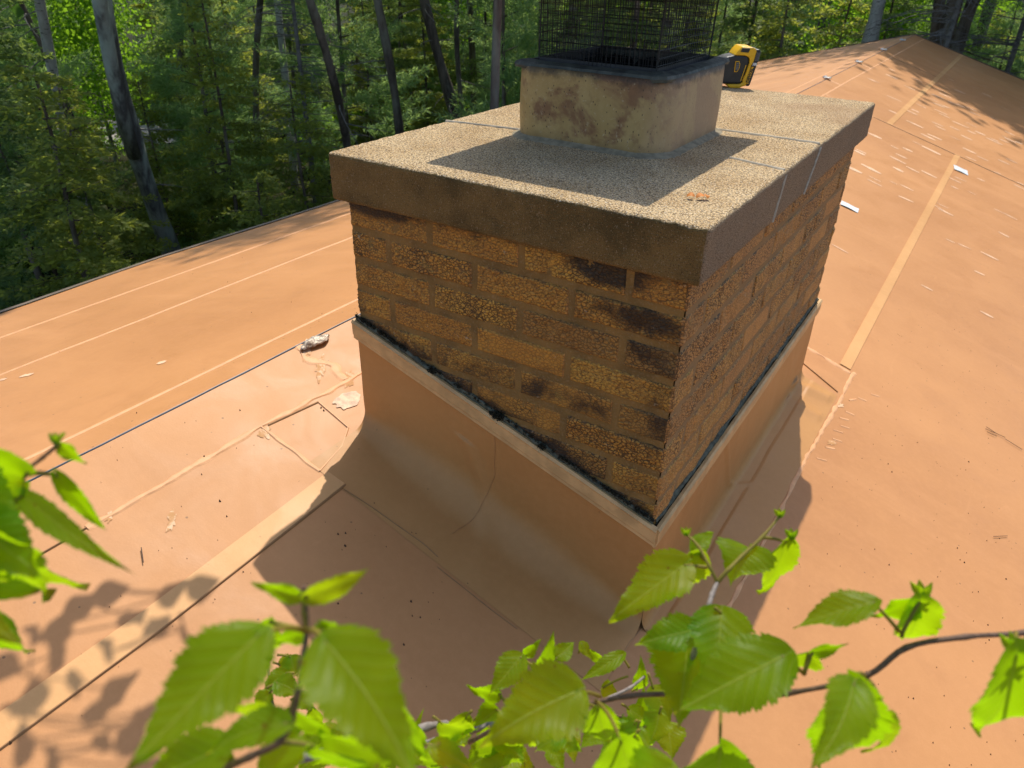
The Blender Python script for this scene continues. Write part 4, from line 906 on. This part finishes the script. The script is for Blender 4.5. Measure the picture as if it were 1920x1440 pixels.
leafpx(b3, 600, 1170, 660, 1210, 50, .36, -30, None, 0)
# left sprig
b4 = branch_thing(0, 930, .42, 'close birch sprig with dark and bright leaves hanging in at the left edge')
twig(b4, [(-120,1010,.45),(-40,955,.43),(0,931,.42),(46,885,.41),(80,858,.41),(104,838,.41)], .0014, .0010, MAT['twig'])
twig(b4, [(-120,980,.45),(-60,960,.43),(0,955,.41),(60,953,.40)], .0010, .0008, MAT['petiole'])
bud(b4, 108, 832, .41, .012)
leafpx(b4, 112, 832, 158, 875, 40, .41, -25, (104,838), 0)
leafpx(b4, 108, 892, 200, 1014, 42, .41, -18, (52,888), 0, lean=30)
leafpx(b4, 43, 930, 197, 1054, 54, .40, 35, (20,950), 0, lean=-25)
leafpx(b4, 46, 896, -90, 885, 190, .40, -30, (52,885), 0)
leafpx(b4, -70, 950, 66, 1170, 250, .36, -34, (-90,950), .0)
leafpx(b4, -40, 1020, 150, 1130, 125, .40, -36, None, 0)
leafpx(b4, -50, 1100, 28, 1282, 130, .38, -34, None, 0)
leafpx(b4, -90, 820, 50, 905, 120, .40, -30, None, 0)
leafpx(b4, -50, 985, 70, 1075, 120, .37, 38, None, 0)
leafpx(b4, -70, 1060, 50, 1150, 130, .35, -36, None, 0)
leafpx(b4, -60, 890, 20, 1000, 120, .39, 36, None, 0)
leafpx(b4, -80, 1100, 30, 1200, 70, .35, 40, None, 0)
SV = np.array([-.19, .636, 1.0]); rr_ = random.Random(4); pts_ = []  # unseen overhead leaves and twigs, added along the sun's direction to cast dapples
for (px, py, k) in [(160,1130,1.45),(215,1108,1.5),(250,1165,1.45),(330,1112,1.5),(385,1102,1.55),(300,1185,1.5),(195,1232,1.6),(100,1228,1.45),(62,1195,1.5),(130,1282,1.55),(60,1300,1.6),(20,1345,1.5),(180,1345,1.6),(190,1400,1.55),(90,1420,1.5),(255,1372,1.6),(290,1340,1.5),(40,1395,1.55),(280,1440,1.5),(230,1290,1.55),(120,1170,1.6),(345,1180,1.5),(15,1255,1.5)]:
    q = rp(px, py)+SV*k; pts_.append(q); a = rr_.uniform(0, 6.28); dr = np.array([math.cos(a), math.sin(a), -.6]); dr /= np.linalg.norm(dr); n_ = np.array([rr_.uniform(-.5, .5), rr_.uniform(-.5, .5), 1.0])
    leaf_mesh(q-dr*.035, q+dr*.035, n_, .058, b4, seed=int(px))
pts_ = sorted(pts_, key=lambda q: q[1]-q[0])
for a_, b_ in zip(pts_[:-1], pts_[1:]):
    if np.linalg.norm(a_-b_) < .32: m = MB(); m.tube([a_, (a_+b_)/2+[0, 0, .01], b_], .0022, 5); m.build('twig', MAT['twig'], b4, smooth=True, scale=U)
# ------------------------------------------------------------------ forest
CM = CAM*U; GZM = GZ*U
def dirpx(px, py=100):
    d = FW+RT*(px-960)/F-UP*(py-720)/F; h = math.hypot(d[0], d[1]); return np.array([d[0]/h, d[1]/h]), d[2]/h
def spot(px, D):
    d, _ = dirpx(px); return CM[:2]+d*D
def gz(x, y): return GZM + .25*noise.noise(Vector((x*.05, y*.05, 1))) + .08*noise.noise(Vector((x*.4, y*.4, 3)))
m = MB(); gx = np.concatenate([np.linspace(-300, -62, 8), np.linspace(-60, 60, 80), np.linspace(62, 300, 8)])
b = 0
for y in gx:
    for x in gx: m.v.append((x, y+25, gz(x, y+25)))
n = len(gx)
for j in range(n-1):
    for i in range(n-1): m.f.append((j*n+i, j*n+i+1, (j+1)*n+i+1, (j+1)*n+i)); m.m.append(0)
m.build('ground', MAT['floor'], smooth=True, kind='structure')
# gravel drive seen through the gap on the left
d0, _ = dirpx(165); c0 = CM[:2]+d0*27.5; sd = np.array([-d0[1], d0[0]])
m = MB(); m.grid(lambda u, v: (*(c0+d0*(u-.5)*4.2+sd*((v-.5)*9)+d0*1.2*math.sin(v*3)), 0), 12, 60)
m.v = [(x, y, gz(x, y)+.02) for x, y, _ in m.v]
m.build('road', MAT['gravel'], smooth=True, kind='structure')
def needles(rg, P, D_, sz, wd, n_each, spread):
    """flat needle sprays: P (k,3) points, D_ (k,3) shoot directions"""
    k = len(P); P = np.repeat(P, n_each, 0); D_ = np.repeat(D_, n_each, 0)
    d = D_+rg.normal(0, spread, P.shape); d /= np.linalg.norm(d, axis=1)[:, None]+1e-9
    s = np.cross(d, rg.normal(0, .5, P.shape)+np.array([0, 0, 1.0])); s /= np.linalg.norm(s, axis=1)[:, None]+1e-9
    L = sz*rg.uniform(.6, 1.3, (len(P), 1)); W = wd*rg.uniform(.6, 1.3, (len(P), 1)); P = P+rg.normal(0, sz*.2, P.shape)
    v = np.stack([P-s*W*.2, P+d*L*.45-s*W*.5, P+d*L, P+d*L*.45+s*W*.5], 1).reshape(-1, 3)
    return v
def crown_mesh(name, mat, vs):
    v = np.concatenate(vs); f = np.arange(len(v)).reshape(-1, 4); return fast_mesh(name, v, f, mat)
def trunk_mesh(pts, rad, mat, n=8, limbs=()):
    m = MB(); m.tube(pts, rad, n)
    for P, r in limbs: m.tube(P, r, 4)
    me = bpy.data.meshes.new('trunk'); me.from_pydata(m.v, [], m.f); me.materials.append(mat); me.polygons.foreach_set('use_smooth', [True]*len(me.polygons)); return me
def conifer(seed, H, R, z0, mat, bark, sz=.080, wd=.040, per_m=17, dens=1.0, droop=.25, soft=False, Rpow=.75):
    rg = np.random.default_rng(seed); vs = []; limbs = []
    nb = int(per_m*(H-z0))
    for k in range(nb):
        z = z0+(H-z0)*(k+rg.random())/nb; q = (z-z0)/(H-z0); L = R*((1-q)**Rpow)*rg.uniform(.65, 1.12)+.10
        if q < .12: L *= .6+.4*q/.12
        a = rg.uniform(0, 2*math.pi); da = np.array([math.cos(a), math.sin(a), 0]); up0 = .35*(q-.35)+(.25 if soft else 0); dr = droop*rg.uniform(.6, 1.3)
        ts = np.linspace(0, 1, 9); bp = np.array([0, 0, z])+np.outer(ts*L, da)+np.outer(up0*ts*L-dr*L*ts**1.6+.35*dr*L*ts**4, [0, 0, 1])
        if k % 2 == 0: limbs.append(([tuple(p) for p in bp[::2]], [.010+.006*L, .006, .005, .004, .002]))
        nt = max(4, int(L*13*dens)); side = np.array([-da[1], da[0], 0])
        for t in np.linspace(.16, 1, nt):
            p = np.array([np.interp(t, ts, bp[:, i]) for i in range(3)])
            for sg in (-1, 1):
                l = (.42*L*(1-t)+.09)*rg.uniform(.7, 1.2); d = da*.75+side*sg*.8+np.array([0, 0, -.18+rg.normal(0, .12)]); d /= np.linalg.norm(d)
                m_ = max(2, int(l/(sz*.62))); tt = (np.arange(m_)+.5)/m_; Q = p+np.outer(tt*l, d)+np.outer(-(tt**2)*l*.15, [0, 0, 1])
                if soft:
                    Q = Q[int(m_*.4):]; vs.append(needles(rg, Q, np.tile(d+[0, 0, .3], (len(Q), 1)), sz*1.9, wd*.5, 5, .55))
                else: vs.append(needles(rg, Q, np.tile(d, (len(Q), 1)), sz, wd, 3, .42))
    pts = [(.03*math.sin(z*1.3+seed), .03*math.cos(z*1.1+seed), z) for z in np.linspace(-.15, H*.97, 12)]
    return trunk_mesh(pts, [.012+.013*H*(1-z[2]/H)*.55 for z in pts], bark, 8, limbs), crown_mesh('crown', mat, vs)
def broadleaf(seed, H, R, z0, mat, bark, n=9000, sz=.07, nl=26, trunk_r=.05):
    rg = np.random.default_rng(seed); vs = []; limbs = []; tips = []
    for k in range(nl):
        z = z0+(H-z0)*(k/nl)*.85; a = rg.uniform(0, 6.283); L = R*rg.uniform(.5, 1)*(1-.5*(k/nl)); e = rg.uniform(.2, .8)
        P = [np.array([0, 0, z])+t*L*np.array([math.cos(a), math.sin(a), e*t]) for t in np.linspace(0, 1, 5)]; limbs.append((P, [.02, .014, .010, .007, .004]))
        for t in rg.uniform(.3, 1.05, 9): tips.append(np.array([0, 0, z])+t*L*np.array([math.cos(a), math.sin(a), e*t])+rg.normal(0, .16*R, 3))
    tips = np.array(tips); c = tips[rg.integers(0, len(tips), n)]+rg.normal(0, .085*R+.05, (n, 3))*[1, 1, .7]
    d = rg.normal(0, 1, (n, 3)); d[:, 2] -= .4; d /= np.linalg.norm(d, axis=1)[:, None]; s = np.cross(d, rg.normal(0, 1, (n, 3))); s /= np.linalg.norm(s, axis=1)[:, None]
    L = sz*rg.uniform(.6, 1.3, (n, 1)); v = np.stack([c, c+d*L*.5-s*L*.38, c+d*L, c+d*L*.5+s*L*.38], 1).reshape(-1, 3)
    pts = [(.05*H*.1*math.sin(z*.9+seed), .05*H*.1*math.cos(z*.7+seed), z) for z in np.linspace(-.2, H*.92, 10)]
    return trunk_mesh(pts, [trunk_r*(1.05-z[2]/H) for z in pts], bark, 8, limbs), crown_mesh('crown', mat, [v])
def tall(seed, H, zc, R, bark, mat, r0, n=5200, sz=.20, stubs=14):
    """a tall forest tree: bare trunk with dead stubs below, a high canopy above"""
    rg = np.random.default_rng(seed); limbs = []
    pts = [(.35*math.sin(z*.13+seed), .3*math.sin(z*.17+seed*2), z) for z in np.linspace(-.3, H, 16)]
    def tr(z): return np.array([.35*math.sin(z*.13+seed), .3*math.sin(z*.17+seed*2), z])
    for k in range(stubs):
        z = rg.uniform(1.5, zc+1); a = rg.uniform(0, 6.283); L = rg.uniform(.3, 1.5); e = rg.uniform(-.5, .15)
        limbs.append(([tr(z)+t*L*np.array([math.cos(a+.3*t), math.sin(a+.3*t), e*t+.04*math.sin(t*9)]) for t in np.linspace(0, 1, 5)], [.016, .011, .008, .006, .003]))
    cl = []
    for k in range(34):
        z = rg.uniform(zc, H); q = (z-zc)/(H-zc); a = rg.uniform(0, 6.283); L = R*(1-.6*q)*rg.uniform(.5, 1.1)
        P = [tr(z)+t*L*np.array([math.cos(a), math.sin(a), .25-.3*t]) for t in np.linspace(0, 1, 5)]; limbs.append((P, [.035, .025, .018, .012, .006]))
        for t in (.4, .6, .8, 1): cl.append(tr(z)+t*L*np.array([math.cos(a), math.sin(a), .25-.3*t]))
    cl = np.array(cl); c = cl[rg.integers(0, len(cl), n)]+rg.normal(0, .30, (n, 3)); d = rg.normal(0, 1, (n, 3)); d /= np.linalg.norm(d, axis=1)[:, None]; s = np.cross(d, rg.normal(0, 1, (n, 3))); s /= np.linalg.norm(s, axis=1)[:, None]
    L = sz*rg.uniform(.5, 1.3, (n, 1)); v = np.stack([c, c+d*L*.5-s*L*.3, c+d*L, c+d*L*.5+s*L*.3], 1).reshape(-1, 3)
    return trunk_mesh(pts, [r0*(1.1-.75*z[2]/H) for z in pts], bark, 10, limbs), crown_mesh('crown', mat, [v])
def put(kind, name, x, y, rz, sc_, label, cat, group, lean=(0, 0), z=None):
    t = empty(name, (x, y, gz(x, y) if z is None else z), label=label, cat=cat, group=group); t.rotation_euler = (lean[0], lean[1], rz); t.scale = (sc_,)*3 if not hasattr(sc_, '__len__') else sc_
    for nm, me in zip(('trunk', 'crown'), kind):
        o = bpy.data.objects.new(nm, me); col.objects.link(o); o.parent = t
    return t
SP = [conifer(1, 5.5, 1.5, .25, MAT['spruce'], MAT['bark']), conifer(2, 7.5, 1.9, .6, MAT['fir'], MAT['bark'], per_m=12), conifer(3, 4.2, 1.3, .15, MAT['spruce'], MAT['bark'], droop=.12), conifer(4, 8.5, 1.7, 1.6, MAT['fir'], MAT['bark'], per_m=11, dens=.85)]
PN = [conifer(5, 6.5, 1.8, .4, MAT['pine'], MAT['bark'], sz=.075, wd=.042, per_m=12, dens=.85, droop=.0, soft=True), conifer(6, 8.0, 2.1, 1.0, MAT['pine'], MAT['bark'], sz=.08, wd=.042, per_m=9, dens=.7, droop=.05, soft=True)]
BR = [broadleaf(7, 5.5, 2.0, 1.0, MAT['broad'], MAT['bark_grey'], 12000, .085), broadleaf(8, 1.4, .9, .1, MAT['broad'], MAT['bark'], 2600, .07, 16, .015), broadleaf(9, 7.5, 2.4, 2.5, MAT['broad'], MAT['bark_grey'], 12000, .09)]
TL = [tall(10, 14, 6.8, 2.6, MAT['bark'], MAT['dark_broad'], .15, n=9000, sz=.24), tall(11, 15, 7.5, 2.8, MAT['bark'], MAT['dark_broad'], .12), tall(12, 13, 6.5, 2.4, MAT['bark_grey'], MAT['dark_broad'], .17), tall(13, 13, 7.0, 2.4, MAT['bark_birch'], MAT['dark_broad'], .10, stubs=3)]
DEADT = None
used = []
HERO = []
def ok(x, y, r):
    for a, b_ in HERO:
        al, pe = (x-a)*-.286+(y-b_)*.958, abs((x-a)*.958+(y-b_)*.286)
        if -.5 < al < 5 and pe < 1.7: return False
    if -3.3 < x < 7.2 and -4.5 < y < 12.2: return False
    return all((x-a)**2+(y-b_)**2 > (r+c)**2*.5 for a, b_, c in used)
def P_(kind, name, px, D, rz, sc_, label, cat, group, r=1.0, lean=(0, 0)):
    x, y = spot(px, D); used.append((x, y, r)); HERO.append((x, y)); return put(kind, name, x, y, rz, sc_, label, cat, group, lean)
GT, GS = 'forest trees behind the roof', 'young conifers at the edge of the clearing'
P_(SP[0], 'spruce_tree', 45, 9.0, .4, (1.0, 1.0, .80), 'full young spruce with yellow-green layered boughs at the left edge, rising just above the eave', 'tree', GS)
P_(SP[2], 'spruce_tree', 445, 9.6, 2.0, (.85, .85, .72), 'small bright-tipped fir sapling just beyond the eave left of the chimney', 'tree', GS)
P_(SP[0], 'spruce_tree', 92, 11.5, 1.9, (.8, .8, .72), 'second layered spruce just behind the one at the left edge', 'tree', GS)
P_(SP[1], 'spruce_tree', -60, 12.0, 1.1, .9, 'tall spruce partly cut off by the left edge of the view', 'tree', GS)
P_(SP[2], 'spruce_tree', 540, 12.2, 3.0, (1.0, 1.0, .9), 'low spruce left of the dark leaning trunk near the cap corner', 'tree', GS)
P_(SP[0], 'spruce_tree', 395, 12.6, 5.0, (.9, .9, .9), 'mid-height spruce behind the small fir sapling', 'tree', GS)
P_(SP[2], 'spruce_tree', 250, 14.6, 4.0, .85, 'shaded spruce sapling at the foot of the leaning grey trunk', 'tree', GS)
P_(PN[0], 'pine_tree', 945, 12.5, 1.0, .98, 'soft feathery pale green pine directly left of the wire cage', 'tree', GT)
P_(PN[0], 'pine_tree', 365, 15.0, 3.0, .95, 'feathery pine between the leaning grey trunk and the dark centre trunk', 'tree', GT)
P_(PN[1], 'pine_tree', 640, 16.0, 5.0, .95, 'tall feathery pine behind the dark centre trunk', 'tree', GT)
P_(SP[0], 'spruce_tree', 1465, 13.5, 2.6, (1.05, 1.05, .98), 'sunlit spruce with layered tips standing right of the drill', 'tree', GT)
P_(SP[1], 'spruce_tree', 1400, 17, .6, 1.0, 'darker spruce behind and left of the sunlit spruce by the drill', 'tree', GT)
P_(BR[0], 'broadleaf_tree', 165, 23, .6, 1.15, 'bright backlit broadleaf tree in the gap at the upper left above the gravel', 'tree', GT)
P_(BR[2], 'broadleaf_tree', 40, 21, 2.6, 1.0, 'yellow-green broadleaf tree at the top left corner', 'tree', GT)
P_(BR[0], 'broadleaf_tree', 1660, 22, 1.6, 1.1, 'light green broadleaf tree behind the pale birch trunk near the far roof corner', 'tree', GT)
P_(BR[1], 'shrub', 120, 25, .6, 1.0, 'low lit shrub beside the gravel patch', 'shrub', None)
def single_trunk(px0, py0, px1, py1, D, r, mat, name, label, dD=0.0, stubs=10, seed=0, fork=False):
    """one distinct trunk seen from pixel (px0,py0) at the top of the frame to (px1,py1) lower down"""
    rg = np.random.default_rng(seed+50)
    def pt(px, py, D):
        d = FW+RT*(px-960)/F-UP*(py-720)/F; h = math.hypot(d[0], d[1]); return CM+d/h*D
    A_, B_ = pt(px0, py0, D+dD), pt(px1, py1, D); v = (A_-B_)/(A_[2]-B_[2]); foot = B_+v*(gz(B_[0], B_[1])-.2-B_[2]); top = A_+v*5
    t = empty(name, tuple(foot), label=label, cat='tree', group=None); used.append((foot[0], foot[1], .5)); n = 22; m = MB()
    ax = lambda q: foot+(top-foot)*q+np.array([.10*math.sin(q*9+seed), .10*math.cos(q*7+seed), 0])*(q > 0)
    pts = [ax(q) for q in np.linspace(0, 1, n)]; m.tube(pts, [r*(1.15-.6*i/n)*(1+.08*rg.normal()) for i in range(n)], 12)
    if fork: m.tube([ax(q)+np.array([.10, -.1, 0])*1.0+np.array([.9, -.4, 0])*(q-.35)*.5 for q in np.linspace(.30, 1, 12)], [r*.72*(1.0-.4*i/12) for i in range(12)], 10)
    for k in range(stubs):
        q = rg.uniform(.2, .75); a = rg.uniform(0, 6.283); L = rg.uniform(.3, 1.2); e = rg.uniform(-.6, .1); o = ax(q)
        m.tube([o+s_*L*np.array([math.cos(a+.4*s_), math.sin(a+.4*s_), e*s_]) for s_ in np.linspace(0, 1, 5)], [.013, .010, .007, .005, .002], 5, 1)
    m.build('trunk', [mat, MAT['dead']], t, smooth=True)
    c = top; rg2 = np.random.default_rng(seed); nn = 3200; cc = c+rg2.normal(0, 1, (nn, 3))*[1.1, 1.1, 1.3]; d = rg2.normal(0, 1, (nn, 3)); d /= np.linalg.norm(d, axis=1)[:, None]; s = np.cross(d, rg2.normal(0, 1, (nn, 3))); s /= np.linalg.norm(s, axis=1)[:, None]
    v4 = np.stack([cc, cc+d*.09-s*.06, cc+d*.18, cc+d*.09+s*.06], 1).reshape(-1, 3)-foot; o = bpy.data.objects.new('crown', crown_mesh('crown', MAT['dark_broad'], [v4])); col.objects.link(o); o.parent = t
    return t
single_trunk(200, 0, 296, 380, 12.5, .135, MAT['bark_grey'], 'old_tree', 'leaning thick forked trunk with grey-green lichen at the upper left', -1.2, 6, 1, fork=True)
single_trunk(62, 0, 178, 400, 13.5, .075, MAT['bark_birch'], 'birch_tree', 'slender leaning birch trunk with flaking bark at the far left', -.8, 8, 2)
single_trunk(18, 0, 172, 300, 15.0, 0.043, MAT['bark'], 'old_tree', 'thin dark trunk leaning beside the slender birch at the far left', -.5, 8, 3)
single_trunk(570, 0, 640, 268, 13.0, 0.068, MAT['bark'], 'old_tree', 'dark leaning trunk above the left corner of the concrete cap', -.8, 12, 4)
single_trunk(712, 0, 736, 240, 14.5, 0.079, MAT['bark'], 'old_tree', 'straight dark trunk with drooping dead twigs midway between cap corner and cage', 0, 16, 5)
single_trunk(808, 0, 832, 130, 16, 0.108, MAT['bark'], 'old_tree', 'thick shaded trunk behind the little red maple', 0, 12, 6)
single_trunk(866, 0, 868, 100, 17.5, 0.058, MAT['bark'], 'old_tree', 'thin dark trunk immediately left of the pale green pine', 0, 8, 7)
single_trunk(1076, 0, 1072, 90, 19, .10, MAT['bark_birch'], 'birch_tree', 'white birch trunk seen through the left half of the wire cage', 0, 0, 8)
single_trunk(1178, 0, 1174, 70, 22, .07, MAT['bark_birch'], 'birch_tree', 'thin white birch trunk seen through the middle of the wire cage', 0, 0, 9)
single_trunk(1240, 0, 1236, 80, 16, 0.115, MAT['bark'], 'old_tree', 'dark trunk seen through the right half of the wire cage', 0, 6, 10)
single_trunk(1650, -10, 1612, 112, 15.5, .13, MAT['bark_birch'], 'birch_tree', 'stout pale birch trunk rising behind the far ridge of the roof', 0, 0, 11)
single_trunk(1772, 0, 1752, 100, 16.5, 0.115, MAT['bark'], 'old_tree', 'thick dark trunk behind the peak of the far gable', 0, 18, 12)
single_trunk(1838, 0, 1800, 110, 15.5, 0.101, MAT['bark'], 'old_tree', 'shaded leaning trunk among dead grey twigs right of the gable peak', 0, 26, 13)
single_trunk(490, 0, 492, 300, 17, 0.072, MAT['bark'], 'old_tree', 'dim trunk between the leaning grey trunk and the dark leaning one', 0, 12, 14)
single_trunk(330, -20, 345, 200, 19, 0.065, MAT['bark'], 'old_tree', 'dim straight trunk right of the forked lichen trunk', 0, 10, 15)
# dead grey spruce at the upper right
def dead_tree(seed, H, R):
    rg = np.random.default_rng(seed); m = MB(); m.tube([(0, 0, z) for z in np.linspace(-.2, H, 8)], [.07*(1-.8*q) for q in np.linspace(0, 1, 8)], 8); k2 = MB()
    for k in range(150):
        z = rg.uniform(2.2, H); a = rg.uniform(0, 6.283); L = R*rg.uniform(.4, 1)*(1-.4*z/H); e = rg.uniform(-.35, .1); c1 = rg.uniform(-.5, .5)
        f = lambda s_: np.array([0, 0, z])+s_*L*np.array([math.cos(a+c1*s_), math.sin(a+c1*s_), e*s_+.1*math.sin(s_*4)])
        k2.tube([f(s_) for s_ in np.linspace(0, 1, 6)], [.011, .008, .006, .005, .0035, .002], 4, cap=False)
        for s0 in rg.uniform(.25, 1, 7):
            o = f(s0); b_ = a+rg.choice([-1, 1])*rg.uniform(.5, 1.2); l = rg.uniform(.12, .5)
            k2.tube([o+s_*l*np.array([math.cos(b_+.5*s_), math.sin(b_+.5*s_), -.3*s_]) for s_ in np.linspace(0, 1, 4)], [.0045, .0035, .0025, .0015], 3, cap=False)
    out = []
    for q, mt in ((m, MAT['dead']), (k2, MAT['dead'])):
        me = bpy.data.meshes.new('dead'); me.from_pydata(q.v, [], q.f); me.materials.append(mt); out.append(me)
    return out
DT = dead_tree(3, 8, 2.1)
P_(DT, 'dead_tree', 1770, 13.9, .5, 1.0, 'bare dead spruce with spidery grey twigs right behind the far gable', 'tree', None)
P_(DT, 'dead_tree', 1900, 15.0, 2.5, 1.0, 'bare dead spruce at the upper right corner of the view', 'tree', None)
P_(DT, 'dead_tree', 560, 14.8, 1.5, .95, 'bare grey-twigged dead spruce between the dark leaning trunk and the feathery pine', 'tree', None)
# little red maple
rm = broadleaf(31, 1.5, .35, .5, MAT['red_leaf'], MAT['bark'], 420, .075, 9, .012)
x, y = spot(846, 13.2); d, _ = dirpx(846)
P_(broadleaf(31, 3.1, .42, 2.25, MAT['red_leaf'], MAT['bark'], 150, .085, 9, .014), 'maple_sapling', 846, 11.2, 0, 1.0, 'tiny maple sapling with red leaves left of the pale green pine', 'sapling', None, .3)
# trees that overhang the far gable and the left eave, and shade the roof there
x, y = .2, 14.3; used.append((x, y, 1)); put(TL[0], 'old_tree', x, y, .3, (1.0, 1.0, 1.0), 'tall tree beyond the far right corner of the house, shading the roof', 'tree', GT)
x, y = 2.6, 15.2; used.append((x, y, 1)); put(TL[2], 'old_tree', x, y, 2.3, (.9, .9, .82), 'tall tree just past the far gable with a dark crown', 'tree', GT)
x, y = 1.5, 14.9; used.append((x, y, 1)); put(TL[0], 'old_tree', x, y, 4.3, (.9, .9, .92), 'tall slim tree just past the far end of the ridge', 'tree', GT)
x, y = 3.4, 13.6; used.append((x, y, 1)); put(TL[0], 'old_tree', x, y, 1.3, (1.0, 1.0, .70), 'tall tree close behind the far right gable edge', 'tree', GT)
x, y = -4.0, 6.6; used.append((x, y, .4)); put(TL[1], 'old_tree', x, y, 1.3, (.5, .5, .85), 'tall tree close to the left eave whose shadow falls across it', 'tree', GT)
# the rest of the wood
lab = {'s': 'spruce in the dark wood behind the roof', 'p': 'feathery pine in the dark wood behind the roof', 'b': 'broadleaf tree in the dark wood behind the roof', 't': 'tall trunk with a high crown in the wood behind the roof', 'u': 'low leafy shrub on the forest floor behind the roof'}
rg = np.random.default_rng(21)
def road_gap(x, y):
    v = np.array([x, y])-CM[:2]; D = np.linalg.norm(v); al = v@d0; la = abs(v@sd); return D < 33 and la < .05*D+.55 and al > 0
n_try = 0; placed = 0
def fill(n, D0, D1, pick, rmin):
    global placed
    k = 0; tr = 0
    while k < n and tr < 4000:
        tr += 1; px = rg.uniform(-260, 2180); D = D0+(D1-D0)*rg.random()**.8; x, y = spot(px, D)
        kd, nm, ky, s0, s1 = pick[rg.integers(len(pick))]
        if not ok(x, y, rmin) or road_gap(x, y): continue
        used.append((x, y, rmin)); s_ = rg.uniform(s0, s1)
        put(kd, nm, x, y, rg.uniform(0, 6.28), s_, lab[ky], 'shrub' if ky == 'u' else 'tree', {'s': 'background spruces', 'p': 'background pines', 'b': 'background broadleaf trees', 't': 'background tall trees', 'u': 'forest floor shrubs'}[ky], (rg.normal(0, .03), rg.normal(0, .03))); k += 1; placed += 1
C1 = [(SP[0], 'spruce_tree', 's', .7, 1.1), (SP[1], 'spruce_tree', 's', .8, 1.1), (SP[2], 'spruce_tree', 's', .7, 1.3), (SP[3], 'spruce_tree', 's', .8, 1.1), (PN[0], 'pine_tree', 'p', .7, 1.1), (PN[1], 'pine_tree', 'p', .7, 1.0)]
fill(48, 11.5, 19, C1, .85)
fill(75, 18, 34, C1*2+[(BR[0], 'broadleaf_tree', 'b', .8, 1.3), (BR[2], 'broadleaf_tree', 'b', .8, 1.2)], .95)
fill(70, 32, 62, C1+[(BR[0], 'broadleaf_tree', 'b', 1.0, 1.6), (BR[2], 'broadleaf_tree', 'b', 1.0, 1.5)], 1.3)
fill(5, 17, 26, [(t, 'old_tree', 't', .85, 1.1) for t in TL], .6)
fill(16, 26, 60, [(t, 'old_tree', 't', .85, 1.2) for t in TL], .6)
fill(34, 9, 28, [(BR[1], 'shrub', 'u', .6, 1.2)], .3)
# ground cover
rg = np.random.default_rng(5); n = 46000; px = rg.uniform(-200, 2100, n); D = 7+30*rg.random(n)**1.3
hd = np.array([dirpx(p)[0] for p in np.linspace(-200, 2100, 400)]); dd = hd[np.clip(((px+200)/2300*399).astype(int), 0, 399)]
xy = CM[:2]+dd*D[:, None]; keep = ~((xy[:, 0] > -2.2) & (xy[:, 0] < 6.5) & (xy[:, 1] < 11)); xy = xy[keep]
v_ = xy-CM[:2]; la = np.abs(v_@sd+3); al = v_@d0; keep = ~((np.abs(al-27.5) < 3.5) & (la < 14)); xy = xy[keep]; n = len(xy)
c = np.column_stack([xy, [gz(a, b_) for a, b_ in xy]+rg.random(n)**2*.35]); d = rg.normal(0, 1, (n, 3)); d[:, 2] = np.abs(d[:, 2])+.3; d /= np.linalg.norm(d, axis=1)[:, None]; s = np.cross(d, rg.normal(0, 1, (n, 3))); s /= np.linalg.norm(s, axis=1)[:, None]
L = rg.uniform(.04, .16, (n, 1)); v = np.stack([c, c+d*L*.5-s*L*.25, c+d*L, c+d*L*.5+s*L*.25], 1).reshape(-1, 3)
o = bpy.data.objects.new('undergrowth', crown_mesh('undergrowth', MAT['cover'], [v])); col.objects.link(o); tag(o, 'low ferns and seedlings covering the forest floor', 'undergrowth', None, 'stuff')
